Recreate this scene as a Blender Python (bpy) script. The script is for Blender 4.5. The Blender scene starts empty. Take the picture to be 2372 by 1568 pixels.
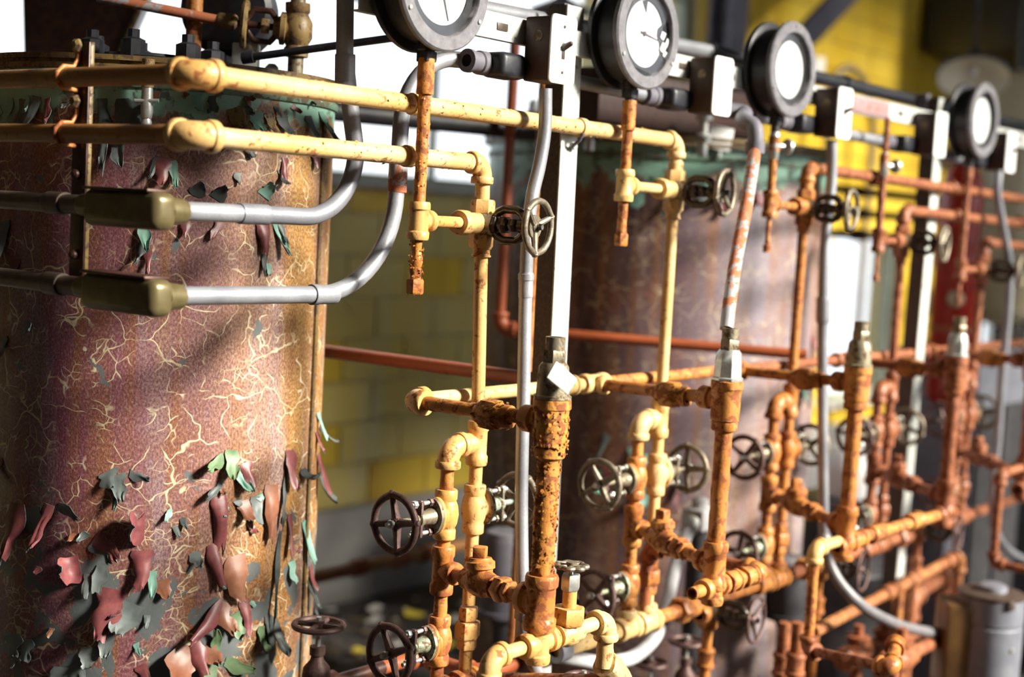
import bpy, bmesh, math, random
from mathutils import Vector as V, Matrix, noise
random.seed(7)
R = math.radians
SC = bpy.context.scene
COL = SC.collection

# ------------------------------------------------------------------ camera, world, sun, exposure
F, CX, CY = 3294.0, 1186.0, 784.0
YAW, PITCH, ROLL = R(39), R(-4.9), R(3.2)
FW = V((math.cos(YAW)*math.cos(PITCH), math.sin(YAW)*math.cos(PITCH), math.sin(PITCH)))
R0 = V((math.sin(YAW), -math.cos(YAW), 0)); U0 = R0.cross(FW)
RT = R0*math.cos(ROLL) + U0*math.sin(ROLL); UP = -R0*math.sin(ROLL) + U0*math.cos(ROLL)
CAM = V((0.0, -1.4647, 1.5))
cd = bpy.data.cameras.new('camera'); cam = bpy.data.objects.new('camera', cd); COL.objects.link(cam)
cd.sensor_width = 36; cd.lens = F/2372*36
cd.dof.use_dof = True; cd.dof.focus_distance = 2.16; cd.dof.aperture_fstop = 2.0
M3 = Matrix((RT, UP, -FW)).transposed()
cam.matrix_world = Matrix.Translation(CAM) @ M3.to_4x4()
SC.camera = cam

w = bpy.data.worlds.new('daylight'); SC.world = w; w.use_nodes = True
bg = w.node_tree.nodes['Background']; bg.inputs[0].default_value = (0.90, 0.95, 1.0, 1); bg.inputs[1].default_value = 1.85
SUN_AZ, SUN_EL = R(-70), R(29)
sd = bpy.data.lights.new('sun', 'SUN'); sun = bpy.data.objects.new('sun', sd); COL.objects.link(sun)
sd.energy = 13.5; sd.angle = R(12); sd.color = (1.0, 0.94, 0.82)
sdir = V((math.cos(SUN_AZ)*math.cos(SUN_EL), math.sin(SUN_AZ)*math.cos(SUN_EL), math.sin(SUN_EL)))
sun.rotation_euler = (-sdir).to_track_quat('-Z', 'Y').to_euler(); sun.location = sdir*8
SC.view_settings.view_transform = 'Standard'; SC.view_settings.look = 'None'
SC.view_settings.gamma = 1.0; SC.view_settings.use_curve_mapping = False
SC.view_settings.exposure = 0.0
SC.cycles.use_denoising = True
SC.cycles.max_bounces = 5; SC.cycles.diffuse_bounces = 3; SC.cycles.glossy_bounces = 2; SC.cycles.transmission_bounces = 2
SC.cycles.transparent_max_bounces = 6; SC.cycles.caustics_reflective = False; SC.cycles.caustics_refractive = False
SC.cycles.use_adaptive_sampling = True; SC.cycles.adaptive_threshold = 0.08; SC.cycles.adaptive_min_samples = 8

# ------------------------------------------------------------------ measuring the place: a sight line met with a real plane
def ray(px, py): return FW + RT*((px-CX)/F) - UP*((py-CY)/F)
def at(px, py, Y): r = ray(px, py); return CAM + r*((Y-CAM.y)/r.y)
def atX(px, py, X): r = ray(px, py); return CAM + r*((X-CAM.x)/r.x)
def atd(px, py, d): return CAM + ray(px, py)*d
def atcyl(px, py, cx, cy, rad):
    r = ray(px, py); ox, oy = CAM.x-cx, CAM.y-cy
    a = r.x*r.x+r.y*r.y; b = 2*(ox*r.x+oy*r.y); c = ox*ox+oy*oy-rad*rad
    D = max(b*b-4*a*c, 0.0); t = (-b-math.sqrt(D))/2/a
    return CAM + r*t

# ------------------------------------------------------------------ materials
MATS = {}
class NT:
    def __init__(s, name):
        s.m = bpy.data.materials.new(name); s.m.use_nodes = True; s.t = s.m.node_tree
        s.b = s.t.nodes['Principled BSDF']; MATS[name] = s.m
    def n(s, typ, **kw):
        nd = s.t.nodes.new(typ)
        for k, v in kw.items(): setattr(nd, k, v)
        return nd
    def l(s, a, b): s.t.links.new(a, b)
    def pos(s):
        return s.n('ShaderNodeNewGeometry').outputs['Position']
    def uv(s):
        return s.n('ShaderNodeTexCoord').outputs['UV']
    def noise(s, co, scale, detail=4, rough=0.6, dist=0.0, vscale=None):
        if vscale:
            mp = s.n('ShaderNodeMapping'); mp.inputs['Scale'].default_value = vscale; s.l(co, mp.inputs[0]); co = mp.outputs[0]
        nd = s.n('ShaderNodeTexNoise'); s.l(co, nd.inputs['Vector'])
        nd.inputs['Scale'].default_value = scale; nd.inputs['Detail'].default_value = detail
        nd.inputs['Roughness'].default_value = rough; nd.inputs['Distortion'].default_value = dist
        return nd.outputs['Fac']
    def ramp(s, fac, stops, interp='LINEAR'):
        nd = s.n('ShaderNodeValToRGB'); cr = nd.color_ramp; cr.interpolation = interp
        while len(cr.elements) < len(stops): cr.elements.new(0.5)
        for e, (p, c) in zip(cr.elements, stops):
            e.position = p; e.color = (c, c, c, 1) if isinstance(c, (int, float)) else (*c, 1)
        s.l(fac, nd.inputs[0]); return nd.outputs[0]
    def mix(s, fac, a, b, blend='MIX'):
        nd = s.n('ShaderNodeMix', data_type='RGBA', blend_type=blend)
        for sock, v in ((nd.inputs[0], fac), (nd.inputs[6], a), (nd.inputs[7], b)):
            if isinstance(v, bpy.types.NodeSocket): s.l(v, sock)
            elif isinstance(v, (int, float)): sock.default_value = v
            else: sock.default_value = (*v, 1)
        return nd.outputs[2]
    def math(s, op, a, b=0.0):
        nd = s.n('ShaderNodeMath', operation=op)
        for sock, v in ((nd.inputs[0], a), (nd.inputs[1], b)):
            if isinstance(v, bpy.types.NodeSocket): s.l(v, sock)
            else: sock.default_value = v
        return nd.outputs[0]
    def out(s, col=None, rough=0.5, metal=0.0, height=None, bump=0.3, dist=0.002, spec=None):
        for k, v in (('Base Color', col), ('Roughness', rough), ('Metallic', metal)):
            if v is None: continue
            if isinstance(v, bpy.types.NodeSocket): s.l(v, s.b.inputs[k])
            elif isinstance(v, (int, float)): s.b.inputs[k].default_value = v
            else: s.b.inputs[k].default_value = (*v, 1)
        if spec is not None: s.b.inputs['Specular IOR Level'].default_value = spec
        if height is not None:
            bp = s.n('ShaderNodeBump'); bp.inputs['Strength'].default_value = bump; bp.inputs['Distance'].default_value = dist
            s.l(height, bp.inputs['Height']); s.l(bp.outputs[0], s.b.inputs['Normal'])
        return s.m

def chipped(name, base, var, rust, amt, scale=60, rough=0.42, bump=0.5, metal=0.0):
    """paint that has gone patchy and flaked to rust in places"""
    k = NT(name); p = k.pos()
    big = k.noise(p, 9, 2); c = k.mix(k.ramp(big, [(0.35, 0.0), (0.65, 1.0)]), base, var)
    ch = k.noise(p, scale, 5, 0.66, 0.4)
    m = k.ramp(ch, [(amt-0.02, 1.0), (amt+0.03, 0.0)])
    fine = k.noise(p, 260, 2)
    r2 = k.mix(fine, rust, tuple(min(1, x*2.2) for x in rust))
    c = k.mix(m, c, r2)
    c = k.mix(k.ramp(fine, [(0.5, 0.0), (0.8, 0.28)]), c, tuple(x*0.45 for x in rust))
    rr = k.mix(m, (rough,)*3, (0.85,)*3)
    h = k.math('ADD', k.math('MULTIPLY', ch, 1.0), k.math('MULTIPLY', fine, 0.25))
    return k.out(c, rr, metal, h, bump, 0.0016)

def plain(name, a, b, scale=40, rough=0.5, metal=0.0, bump=0.25, spec=None, detail=3):
    k = NT(name); p = k.pos(); f = k.noise(p, scale, detail)
    return k.out(k.mix(k.ramp(f, [(0.3, 0.0), (0.7, 1.0)]), a, b), rough, metal, f, bump, 0.001, spec)

chipped('ochre_paint', (0.66, 0.42, 0.165), (0.58, 0.30, 0.075), (0.20, 0.068, 0.018), 0.405)
chipped('cream_paint', (0.72, 0.53, 0.26), (0.66, 0.42, 0.14), (0.24, 0.09, 0.028), 0.375)
chipped('flaked_paint', (0.58, 0.25, 0.045), (0.44, 0.15, 0.026), (0.16, 0.05, 0.014), 0.47, 48, 0.5, 1.0)
chipped('orange_paint', (0.56, 0.25, 0.062), (0.44, 0.155, 0.032), (0.17, 0.05, 0.014), 0.465, 50, 0.42, 0.7)
chipped('rust_paint', (0.37, 0.135, 0.055), (0.28, 0.09, 0.035), (0.12, 0.034, 0.012), 0.475, 50, 0.42, 0.7)
chipped('rust_orange', (0.44, 0.19, 0.06), (0.34, 0.12, 0.036), (0.13, 0.04, 0.014), 0.475, 40, 0.45, 0.7)
chipped('red_paint', (0.36, 0.085, 0.03), (0.28, 0.07, 0.025), (0.16, 0.05, 0.02), 0.38, 40, 0.4, 0.4)
chipped('galvanized', (0.36, 0.37, 0.40), (0.22, 0.23, 0.26), (0.33, 0.13, 0.07), 0.30, 30, 0.45, 0.35, 0.35)
chipped('peeled_grey', (0.47, 0.46, 0.47), (0.40, 0.39, 0.41), (0.30, 0.10, 0.045), 0.50, 22, 0.45, 0.4, 0.2)
chipped('strut_zinc', (0.66, 0.67, 0.63), (0.58, 0.60, 0.55), (0.16, 0.11, 0.07), 0.36, 60, 0.5, 0.3, 0.1)
chipped('old_bronze', (0.30, 0.26, 0.17), (0.20, 0.17, 0.12), (0.09, 0.055, 0.035), 0.44, 70, 0.45, 0.6, 0.4)
chipped('verdigris', (0.26, 0.28, 0.17), (0.34, 0.42, 0.33), (0.10, 0.06, 0.03), 0.46, 80, 0.5, 0.7, 0.3)
chipped('rim_pink', (0.42, 0.26, 0.27), (0.36, 0.22, 0.22), (0.2, 0.09, 0.05), 0.4, 40)
plain('strut_web_shade', (0.045, 0.032, 0.026), (0.10, 0.075, 0.06), 160, 0.55, 0.2, 0.6)  # dark tone paints the shadow on the post's side faces
chipped('rim_ochre', (0.30, 0.20, 0.07), (0.20, 0.12, 0.045), (0.07, 0.04, 0.02), 0.44, 60, 0.45, 0.6)
plain('motor_shade', (0.11, 0.055, 0.02), (0.17, 0.09, 0.03), 20, 0.4)
plain('wheel_iron', (0.075, 0.042, 0.042), (0.15, 0.085, 0.07), 130, 0.55, 0.35, 0.7)
plain('wheel_worn', (0.11, 0.085, 0.06), (0.27, 0.23, 0.17), 110, 0.5, 0.5, 0.7)
plain('black_enamel', (0.018, 0.014, 0.012), (0.05, 0.035, 0.022), 90, 0.22, 0.0, 0.8)
plain('nut_steel', (0.42, 0.43, 0.42), (0.62, 0.63, 0.60), 90, 0.35, 0.6, 0.3)
plain('strap_iron', (0.028, 0.014, 0.013), (0.085, 0.032, 0.018), 60, 0.40, 0.3, 0.5)
plain('box_brown', (0.030, 0.012, 0.011), (0.060, 0.026, 0.016), 50, 0.55, 0.0, 0.3)
plain('plate_white', (0.82, 0.82, 0.80), (0.88, 0.88, 0.87), 30, 0.4, 0.0, 0.05)
plain('toggle_dark', (0.05, 0.035, 0.03), (0.10, 0.07, 0.05), 80, 0.4)
plain('case_black', (0.010, 0.011, 0.016), (0.028, 0.028, 0.036), 70, 0.42, 0.0, 0.4)
plain('bezel_grey', (0.13, 0.125, 0.14), (0.22, 0.21, 0.225), 70, 0.55, 0.1, 0.5)
plain('dial_white', (0.86, 0.87, 0.86), (0.80, 0.81, 0.80), 25, 0.55, 0.0, 0.0)
plain('dark_metal', (0.016, 0.016, 0.020), (0.045, 0.042, 0.045), 30, 0.5, 0.2, 0.4)
plain('steel_grey', (0.10, 0.095, 0.125), (0.17, 0.16, 0.19), 12, 0.6, 0.0, 0.2)
plain('box_bronze', (0.115, 0.092, 0.038), (0.17, 0.135, 0.065), 60, 0.34, 0.35, 0.3)
plain('motor_grey', (0.15, 0.155, 0.19), (0.24, 0.245, 0.28), 18, 0.38, 0.1, 0.2)
plain('flex_grey', (0.42, 0.42, 0.44), (0.55, 0.55, 0.56), 40, 0.5, 0.0, 0.2)
plain('flex_dark', (0.13, 0.125, 0.135), (0.20, 0.19, 0.20), 40, 0.4)
plain('fire_red', (0.42, 0.022, 0.012), (0.32, 0.018, 0.012), 12, 0.30)
plain('tan_enamel', (0.40, 0.33, 0.20), (0.48, 0.41, 0.28), 10, 0.35)
plain('lamp_enamel', (0.76, 0.70, 0.52), (0.80, 0.75, 0.60), 14, 0.25)
plain('white_plastic', (0.82, 0.82, 0.82), (0.86, 0.85, 0.85), 14, 0.35)
plain('mortar', (0.36, 0.30, 0.14), (0.44, 0.38, 0.20), 40, 0.9)
plain('ceiling_dark', (0.030, 0.020, 0.012), (0.055, 0.035, 0.020), 3, 0.85)
plain('end_wall_shade', (0.06, 0.032, 0.012), (0.12, 0.065, 0.02), 2.5, 0.8)  # dark brown puts the shade of the far end into the colour
plain('left_wall_bounce', (0.62, 0.55, 0.54), (0.70, 0.62, 0.60), 3, 0.8)  # pale tone chosen to bounce fill onto the near tank
plain('concrete', (0.34, 0.33, 0.33), (0.46, 0.45, 0.44), 14, 0.85, 0.0, 0.5)
plain('dado_grey', (0.20, 0.19, 0.19), (0.28, 0.27, 0.25), 6, 0.6)
plain('sash_green', (0.22, 0.25, 0.20), (0.30, 0.32, 0.26), 30, 0.6)
plain('tag_metal', (0.58, 0.60, 0.58), (0.72, 0.73, 0.70), 60, 0.38, 0.5, 0.3)
plain('flake_maroon', (0.13, 0.034, 0.042), (0.24, 0.070, 0.066), 60, 0.42)
plain('flake_brown', (0.20, 0.070, 0.036), (0.27, 0.12, 0.07), 60, 0.42)
plain('flake_back', (0.095, 0.112, 0.112), (0.165, 0.190, 0.182), 40, 0.55)
plain('flake_teal', (0.14, 0.30, 0.24), (0.24, 0.42, 0.34), 30, 0.5)
plain('flake_dark', (0.035, 0.045, 0.045), (0.09, 0.11, 0.105), 30, 0.5)
plain('leaf_green', (0.085, 0.15, 0.07), (0.16, 0.24, 0.12), 40, 0.5)
plain('chip_pale', (0.55, 0.53, 0.50), (0.75, 0.73, 0.70), 30, 0.7)
plain('chip_dark', (0.06, 0.045, 0.035), (0.14, 0.09, 0.05), 30, 0.8)
plain('chip_yellow', (0.55, 0.42, 0.03), (0.65, 0.52, 0.06), 30, 0.7)

k = NT('floor_grime'); p = k.pos()
a = k.noise(p, 7, 8, 0.65); b = k.noise(p, 45, 5)
c = k.ramp(a, [(0.3, (0.022, 0.020, 0.026)), (0.55, (0.050, 0.042, 0.044)), (0.75, (0.12, 0.095, 0.075))])
c = k.mix(k.ramp(b, [(0.62, 0.0), (0.72, 0.7)]), c, (0.26, 0.24, 0.24))
k.out(c, 0.7, 0, b, 0.8, 0.01)

def glaze(name, a, b, dirt):
    k = NT(name); p = k.pos(); f = k.noise(p, 2.2, 5, 0.6, 0.5); g = k.noise(p, 1.0, 5, 0.6, 0.0, (9, 1, 0.8))
    c = k.mix(k.ramp(f, [(0.35, 0.0), (0.65, 1.0)]), a, b)
    c = k.mix(k.ramp(g, [(0.5, 0.0), (0.72, 0.75)]), c, dirt)
    k.out(c, 0.28, 0, f, 0.1, 0.003)
glaze('tile_yellow', (0.52, 0.40, 0.095), (0.60, 0.50, 0.19), (0.46, 0.43, 0.28))
glaze('tile_gold', (0.62, 0.40, 0.03), (0.70, 0.50, 0.06), (0.42, 0.23, 0.025))

k = NT('window_glass')
for nd in list(k.t.nodes):
    if nd.type == 'BSDF_PRINCIPLED': k.t.nodes.remove(nd)
mo = [x for x in k.t.nodes if x.type == 'OUTPUT_MATERIAL'][0]
tr = k.n('ShaderNodeBsdfTransparent'); gl = k.n('ShaderNodeBsdfGlossy'); gl.inputs['Roughness'].default_value = 0.05
mx = k.n('ShaderNodeMixShader'); mx.inputs[0].default_value = 0.05
k.l(tr.outputs[0], mx.inputs[1]); k.l(gl.outputs[0], mx.inputs[2]); k.l(mx.outputs[0], mo.inputs[0])

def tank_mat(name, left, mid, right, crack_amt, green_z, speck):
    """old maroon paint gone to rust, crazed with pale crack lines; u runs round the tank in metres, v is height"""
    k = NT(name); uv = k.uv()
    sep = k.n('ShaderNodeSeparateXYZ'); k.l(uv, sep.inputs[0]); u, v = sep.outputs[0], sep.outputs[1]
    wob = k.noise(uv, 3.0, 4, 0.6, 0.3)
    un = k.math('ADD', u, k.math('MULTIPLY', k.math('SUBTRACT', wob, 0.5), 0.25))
    col = k.ramp(k.math('ADD', k.math('MULTIPLY', un, 1.15), 0.5), [(0.30, left), (0.57, mid), (0.76, right)])  # side tones; the far tank's hold its light and shade
    # vertical rust runs, then lilac-grey ones that paint the tank's sheen
    runs = k.noise(uv, 1.0, 5, 0.65, 0.25, (17, 0.9, 1))
    col = k.mix(k.ramp(runs, [(0.46, 0.0), (0.60, 0.80)]), col, (0.30, 0.125, 0.026))
    sheen_runs = k.noise(uv, 1.0, 5, 0.6, 0.3, (11, 1.3, 1))
    col = k.mix(k.ramp(sheen_runs, [(0.48, 0.0), (0.64, 0.62)]), col, (0.36, 0.28, 0.30))
    patch = k.noise(uv, 7, 6, 0.62)
    col = k.mix(k.ramp(patch, [(0.52, 0.0), (0.66, 0.6)]), col, (0.23, 0.075, 0.022))
    fine = k.noise(uv, 330, 2, 0.7, 0, (1, 0.55, 1))
    col = k.mix(k.ramp(fine, [(0.40, 0.65), (0.55, 0.0)]), col, (0.075, 0.030, 0.036))
    col = k.mix(k.ramp(fine, [(0.56, 0.0), (0.72, speck)]), col, (0.42, 0.33, 0.34))
    # crazing: pale broken lines
    warp = k.n('ShaderNodeTexNoise'); k.l(uv, warp.inputs['Vector']); warp.inputs['Scale'].default_value = 9; warp.inputs['Detail'].default_value = 3
    wv = k.n('ShaderNodeVectorMath', operation='SCALE'); k.l(warp.outputs['Color'], wv.inputs[0]); wv.inputs['Scale'].default_value = 0.12
    ad = k.n('ShaderNodeVectorMath', operation='ADD'); k.l(uv, ad.inputs[0]); k.l(wv.outputs[0], ad.inputs[1])
    lines = None
    for sc, wd, lo, hi in ((12.0, 0.017, 0.48, 0.56), (25.0, 0.028, 0.51, 0.60)):
        vo = k.n('ShaderNodeTexVoronoi', feature='DISTANCE_TO_EDGE'); vo.inputs['Scale'].default_value = sc; k.l(ad.outputs[0], vo.inputs['Vector'])
        ln = k.ramp(vo.outputs['Distance'], [(0.0, 1.0), (wd*0.5, 0.85), (wd, 0.0)])
        br = k.ramp(k.noise(uv, sc*0.6, 3, 0.55), [(lo, 0.0), (hi, 1.0)])
        ln = k.math('MULTIPLY', ln, br)
        lines = ln if lines is None else k.math('MAXIMUM', lines, ln)
    vo = k.n('ShaderNodeTexVoronoi', feature='DISTANCE_TO_EDGE'); vo.inputs['Scale'].default_value = 44; k.l(ad.outputs[0], vo.inputs['Vector'])
    ln = k.ramp(vo.outputs['Distance'], [(0.0, 1.0), (0.022, 0.8), (0.045, 0.0)])
    br = k.math('ADD', k.noise(uv, 16, 3, 0.55), k.ramp(v, [(0.0, 0.06), (1.0, 0.06), (1.25, 0.0)]))
    lines = k.math('MAXIMUM', lines, k.math('MULTIPLY', ln, k.ramp(br, [(0.56, 0.0), (0.64, 0.9)])))
    lines = k.math('MULTIPLY', lines, crack_amt)
    pale = k.mix(k.noise(uv, 60, 3), (0.55, 0.42, 0.16), (0.74, 0.68, 0.55))
    col = k.mix(lines, col, pale)
    if green_z is not None and crack_amt == 1.0:
        pn = k.noise(uv, 1.0, 5, 0.55, 0.6, (15, 11, 1)); low = k.ramp(v, [(0.90, 0.16), (1.02, 0.0)])
        pm = k.ramp(k.math('ADD', pn, low), [(0.665, 0.0), (0.675, 1.0)])
        col = k.mix(pm, col, k.mix(k.noise(uv, 30, 4), (0.07, 0.08, 0.085), (0.17, 0.19, 0.185)))
    # green band of paint left at the top, with tongues hanging down
    if green_z is not None:
        g1 = k.noise(uv, 1.0, 5, 0.6, 0.4, (9, 4, 1)); g2 = k.noise(uv, 40, 4)
        hz = k.math('ADD', v, k.math('MULTIPLY', k.math('SUBTRACT', g1, 0.5), 0.30))
        hz = k.math('ADD', hz, k.math('MULTIPLY', k.math('SUBTRACT', g2, 0.5), 0.02))
        gm = k.ramp(k.math('MULTIPLY', k.math('SUBTRACT', hz, green_z-0.5), 1.0), [(0.495, 0.0), (0.505, 1.0)])
        gc = k.mix(k.noise(uv, 18, 6, 0.65), (0.13, 0.28, 0.20), (0.34, 0.58, 0.46))
        gc = k.mix(k.ramp(k.noise(uv, 30, 5), [(0.55, 0.0), (0.62, 0.9)]), gc, (0.05, 0.055, 0.045))
        col = k.mix(gm, col, gc)
    h = k.math('ADD', k.math('MULTIPLY', fine, 0.4), k.math('MULTIPLY', patch, 0.8))
    k.out(col, k.ramp(patch, [(0.3, 0.30), (0.7, 0.52)]), 0.0, h, 0.45, 0.0012, 0.6)
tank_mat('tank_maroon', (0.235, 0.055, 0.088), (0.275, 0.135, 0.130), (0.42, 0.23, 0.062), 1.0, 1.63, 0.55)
tank_mat('tank_far', (0.055, 0.028, 0.026), (0.120, 0.080, 0.095), (0.27, 0.235, 0.265), 0.6, 1.60, 0.5)  # dark left, pale right: cast shadow and lit side put into colour

# ------------------------------------------------------------------ mesh builder
def frame(ax):
    ax = V(ax).normalized(); h = V((0, 0, 1)) if abs(ax.z) < 0.9 else V((1, 0, 0))
    a = h.cross(ax).normalized(); return ax, a, ax.cross(a)
def rootof(o):
    while o.parent: o = o.parent
    return o
class MB:
    def __init__(s): s.v, s.f, s.mi = [], [], []
    def face(s, idx, m=0): s.f.append(tuple(idx)); s.mi.append(m)
    def lathe(s, p, ax, prof, seg=20, rough=0.0, m=0, fn=None, nf=70):
        """prof: (distance along the axis, radius) pairs"""
        p = V(p); ax, a, b = frame(ax); rings = []
        for t, r in prof:
            if r <= 1e-6:
                s.v.append(p+ax*t); rings.append([len(s.v)-1]); continue
            ring = []
            for i in range(seg):
                th = 2*math.pi*i/seg; rr = r*(fn(th, t) if fn else 1.0)
                q = p+ax*t+(a*math.cos(th)+b*math.sin(th))*rr
                if rough: q += (a*math.cos(th)+b*math.sin(th))*rough*noise.noise(q*nf)
                s.v.append(q); ring.append(len(s.v)-1)
            rings.append(ring)
        for A, B in zip(rings, rings[1:]):
            if len(A) == 1 and len(B) == 1: continue
            for i in range(seg):
                j = (i+1) % seg
                if len(A) == 1: s.face((A[0], B[i], B[j]), m)
                elif len(B) == 1: s.face((A[i], B[0], A[j]), m)
                else: s.face((A[i], B[i], B[j], A[j]), m)
        return s
    def rod(s, a, b, r, seg=16, rough=0.0, step=None, m=0, cap=True):
        a, b = V(a), V(b); d = b-a; L = d.length
        n = max(1, int(L/step)) if step else 1
        prof = ([(0, 0)] if cap else []) + [(L*i/n, r) for i in range(n+1)] + ([(L, 0)] if cap else [])
        return s.lathe(a, d, prof, seg, rough, m)
    def tube(s, pts, r, seg=14, closed=False, m=0, rf=None, cap=True):
        pts = [V(q) for q in pts]; n = len(pts); rings = []
        T = []
        for i in range(n):
            if closed: d = pts[(i+1) % n]-pts[i-1]
            else: d = pts[min(i+1, n-1)]-pts[max(i-1, 0)]
            T.append(d.normalized())
        _, a, b = frame(T[0])
        for i in range(n):
            a = (a - T[i]*a.dot(T[i])).normalized(); b = T[i].cross(a)
            rr = rf(i/(n-1)) if rf else r
            ring = []
            for j in range(seg):
                th = 2*math.pi*j/seg; s.v.append(pts[i]+(a*math.cos(th)+b*math.sin(th))*rr); ring.append(len(s.v)-1)
            rings.append(ring)
        m2 = n if closed else n-1
        for i in range(m2):
            A, B = rings[i], rings[(i+1) % n]
            for j in range(seg): s.face((A[j], A[(j+1) % seg], B[(j+1) % seg], B[j]), m)
        if not closed and cap:
            s.face(rings[0][::-1], m); s.face(rings[-1], m)
        return s
    def box(s, c, size, rot=None, bev=0.0, m=0, seg=2):
        bm = bmesh.new(); bmesh.ops.create_cube(bm, size=1.0)
        bmesh.ops.scale(bm, vec=size, verts=bm.verts)
        if bev: bmesh.ops.bevel(bm, geom=bm.edges[:], offset=bev, segments=seg, affect='EDGES', profile=0.5)
        M = Matrix.Translation(V(c)) @ (rot.to_4x4() if rot else Matrix.Identity(4))
        return s.take(bm, M, m)
    def take(s, bm, M=None, m=0):
        o = len(s.v); bm.verts.index_update()
        for q in bm.verts: s.v.append((M @ q.co) if M else q.co.copy())
        for fc in bm.faces: s.face([o+q.index for q in fc.verts], m)
        bm.free(); return s
    def hexa(s, p, ax, L, af, m=0, rough=0.0):
        r = af/math.cos(math.pi/6)/2
        return s.lathe(p, ax, [(0, 0), (0, r*0.90), (L*0.12, r), (L*0.88, r), (L, r*0.90), (L, 0)], 6, rough, m)
    def poly(s, pts, nrm, t, m=0):
        """flat outline given thickness t along nrm"""
        pts = [V(q) for q in pts]; nrm = V(nrm).normalized()*t; o = len(s.v); n = len(pts)
        s.v += pts + [q+nrm for q in pts]
        s.face(range(o+n-1, o-1, -1), m); s.face(range(o+n, o+2*n), m)
        for i in range(n): j = (i+1) % n; s.face((o+i, o+j, o+n+j, o+n+i), m)
        return s
    def mesh(s, name, mats, off=V((0, 0, 0)), sharp=40, smooth=True):
        me = bpy.data.meshes.new(name)
        me.from_pydata([tuple(q-off) for q in s.v], [], s.f)
        for mm in mats: me.materials.append(MATS[mm])
        if len(mats) > 1: me.polygons.foreach_set('material_index', s.mi)
        if smooth:
            me.shade_smooth(); me.set_sharp_from_angle(angle=R(sharp))
        me.validate(); return me
    def build(s, name, mats, parent=None, local=False, **kw):
        if isinstance(mats, str): mats = [mats]
        off = V((0, 0, 0))
        if parent is not None and not local: off = V(rootof(parent).location)
        me = s.mesh(name, mats, off, **kw)
        o = bpy.data.objects.new(name, me); COL.objects.link(o); o.parent = parent
        return o
def thing(name, label, cat, loc=(0, 0, 0), rotz=0.0, group=None):
    o = bpy.data.objects.new(name, None); COL.objects.link(o); o.empty_display_size = 0.05
    o.location = loc; o.rotation_euler = (0, 0, rotz); o['label'] = label; o['category'] = cat
    if group: o['group'] = group
    return o
def tag(o, label, cat, group=None):
    o['label'] = label; o['category'] = cat
    if group: o['group'] = group
    return o
def struct(o, label=None, cat=None):
    o['kind'] = 'structure'
    if label: o['label'] = label
    if cat: o['category'] = cat
    return o
CACHE = {}
def inst(key, name, parent, mats, fn, **kw):
    """a part in its thing's own axes, its mesh shared by alike things"""
    if isinstance(mats, str): mats = [mats]
    kk = (key, tuple(mats))
    if kk not in CACHE:
        mb = MB(); fn(mb); CACHE[kk] = mb.mesh(key, mats, **kw)
    o = bpy.data.objects.new(name, CACHE[kk]); COL.objects.link(o); o.parent = parent
    return o

# pipe fittings
X, Y, Z = V((1, 0, 0)), V((0, 1, 0)), V((0, 0, 1))
def coupling(mb, p, ax, L, r, rough=0.0):
    b = 0.22*L
    return mb.lathe(V(p)-V(ax).normalized()*L/2, ax, [(0, r*0.55), (0, r*1.06), (b*0.25, r*1.14), (b*0.9, r*1.14), (b*1.1, r), (L-b*1.1, r), (L-b*0.9, r*1.14), (L-b*0.25, r*1.14), (L, r*1.06), (L, r*0.55)], 22, rough)
def sleeve(mb, p, ax, L, r, rough=0.0):
    n = 6
    return mb.lathe(V(p)-V(ax).normalized()*L/2, ax, [(0, r*0.6), (0, r*0.97)]+[(L*(0.04+0.92*i/n), r) for i in range(n+1)]+[(L, r*0.97), (L, r*0.6)], 22, rough)
def hub(mb, p, ax, L, r, rough=0.0):
    return mb.lathe(p, ax, [(0, r*0.85), (L*0.55, r*0.9), (L*0.62, r*1.12), (L*0.93, r*1.12), (L, r*1.02), (L, r*0.55)], 20, rough)
def tee(mb, p, ax, L, r, bd, BL, rough=0.0):
    coupling(mb, p, ax, L, r, rough); return hub(mb, p, bd, BL, r, rough)
def arc(c, d1, d2, leg, n=9):
    """quarter bend whose legs leave corner c along d1 and d2"""
    c, d1, d2 = V(c), V(d1).normalized(), V(d2).normalized(); o = c+(d1+d2)*leg
    return [o - d2*leg*math.cos(i*math.pi/2/n) - d1*leg*math.sin(i*math.pi/2/n) for i in range(n+1)]
def elbow(mb, c, d1, d2, r, leg, bead=0.012):
    c, d1, d2 = V(c), V(d1).normalized(), V(d2).normalized()
    pts = arc(c, d1, d2, leg*0.8); pts = [c+d1*leg] + pts + [c+d2*leg]
    mb.tube(pts, r, 20)
    for d in (d1, d2):
        mb.lathe(c+d*(leg-bead*0.6), d, [(0, r*0.7), (0, r*1.10), (bead*0.15, r*1.17), (bead*0.85, r*1.17), (bead, r*1.10), (bead, r*0.55)], 20)
    return mb
def flakes_on(a, b, r, n, size, spread=1.0):
    size *= .62; n = int(n*1.6); spread *= .7
    mb = MB(); a, b = V(a), V(b); ax, e1, e2 = frame(b-a); L = (b-a).length
    for _ in range(n):
        t = random.random()*L; th = random.random()*6.283; s = size*random.uniform(0.4, 1.3)
        nr = e1*math.cos(th)+e2*math.sin(th); tg = ax.cross(nr); c = a+ax*t+nr*r
        d1 = (ax*math.cos(th*3)+tg*math.sin(th*3)); d2 = nr.cross(d1)
        lift = random.uniform(0.15, 0.9)*spread
        q = [c-d1*s*0.5-d2*s*0.4, c+d2*s*0.5-d1*s*0.3, c+d1*s*0.6+nr*s*lift, c-d2*s*0.5+nr*s*lift*0.5]
        mb.poly(q, nr, 0.0006)
    return mb
ORD = ['first', 'second', 'third', 'fourth', 'fifth']
END = 'counting from the near tank'

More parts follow.
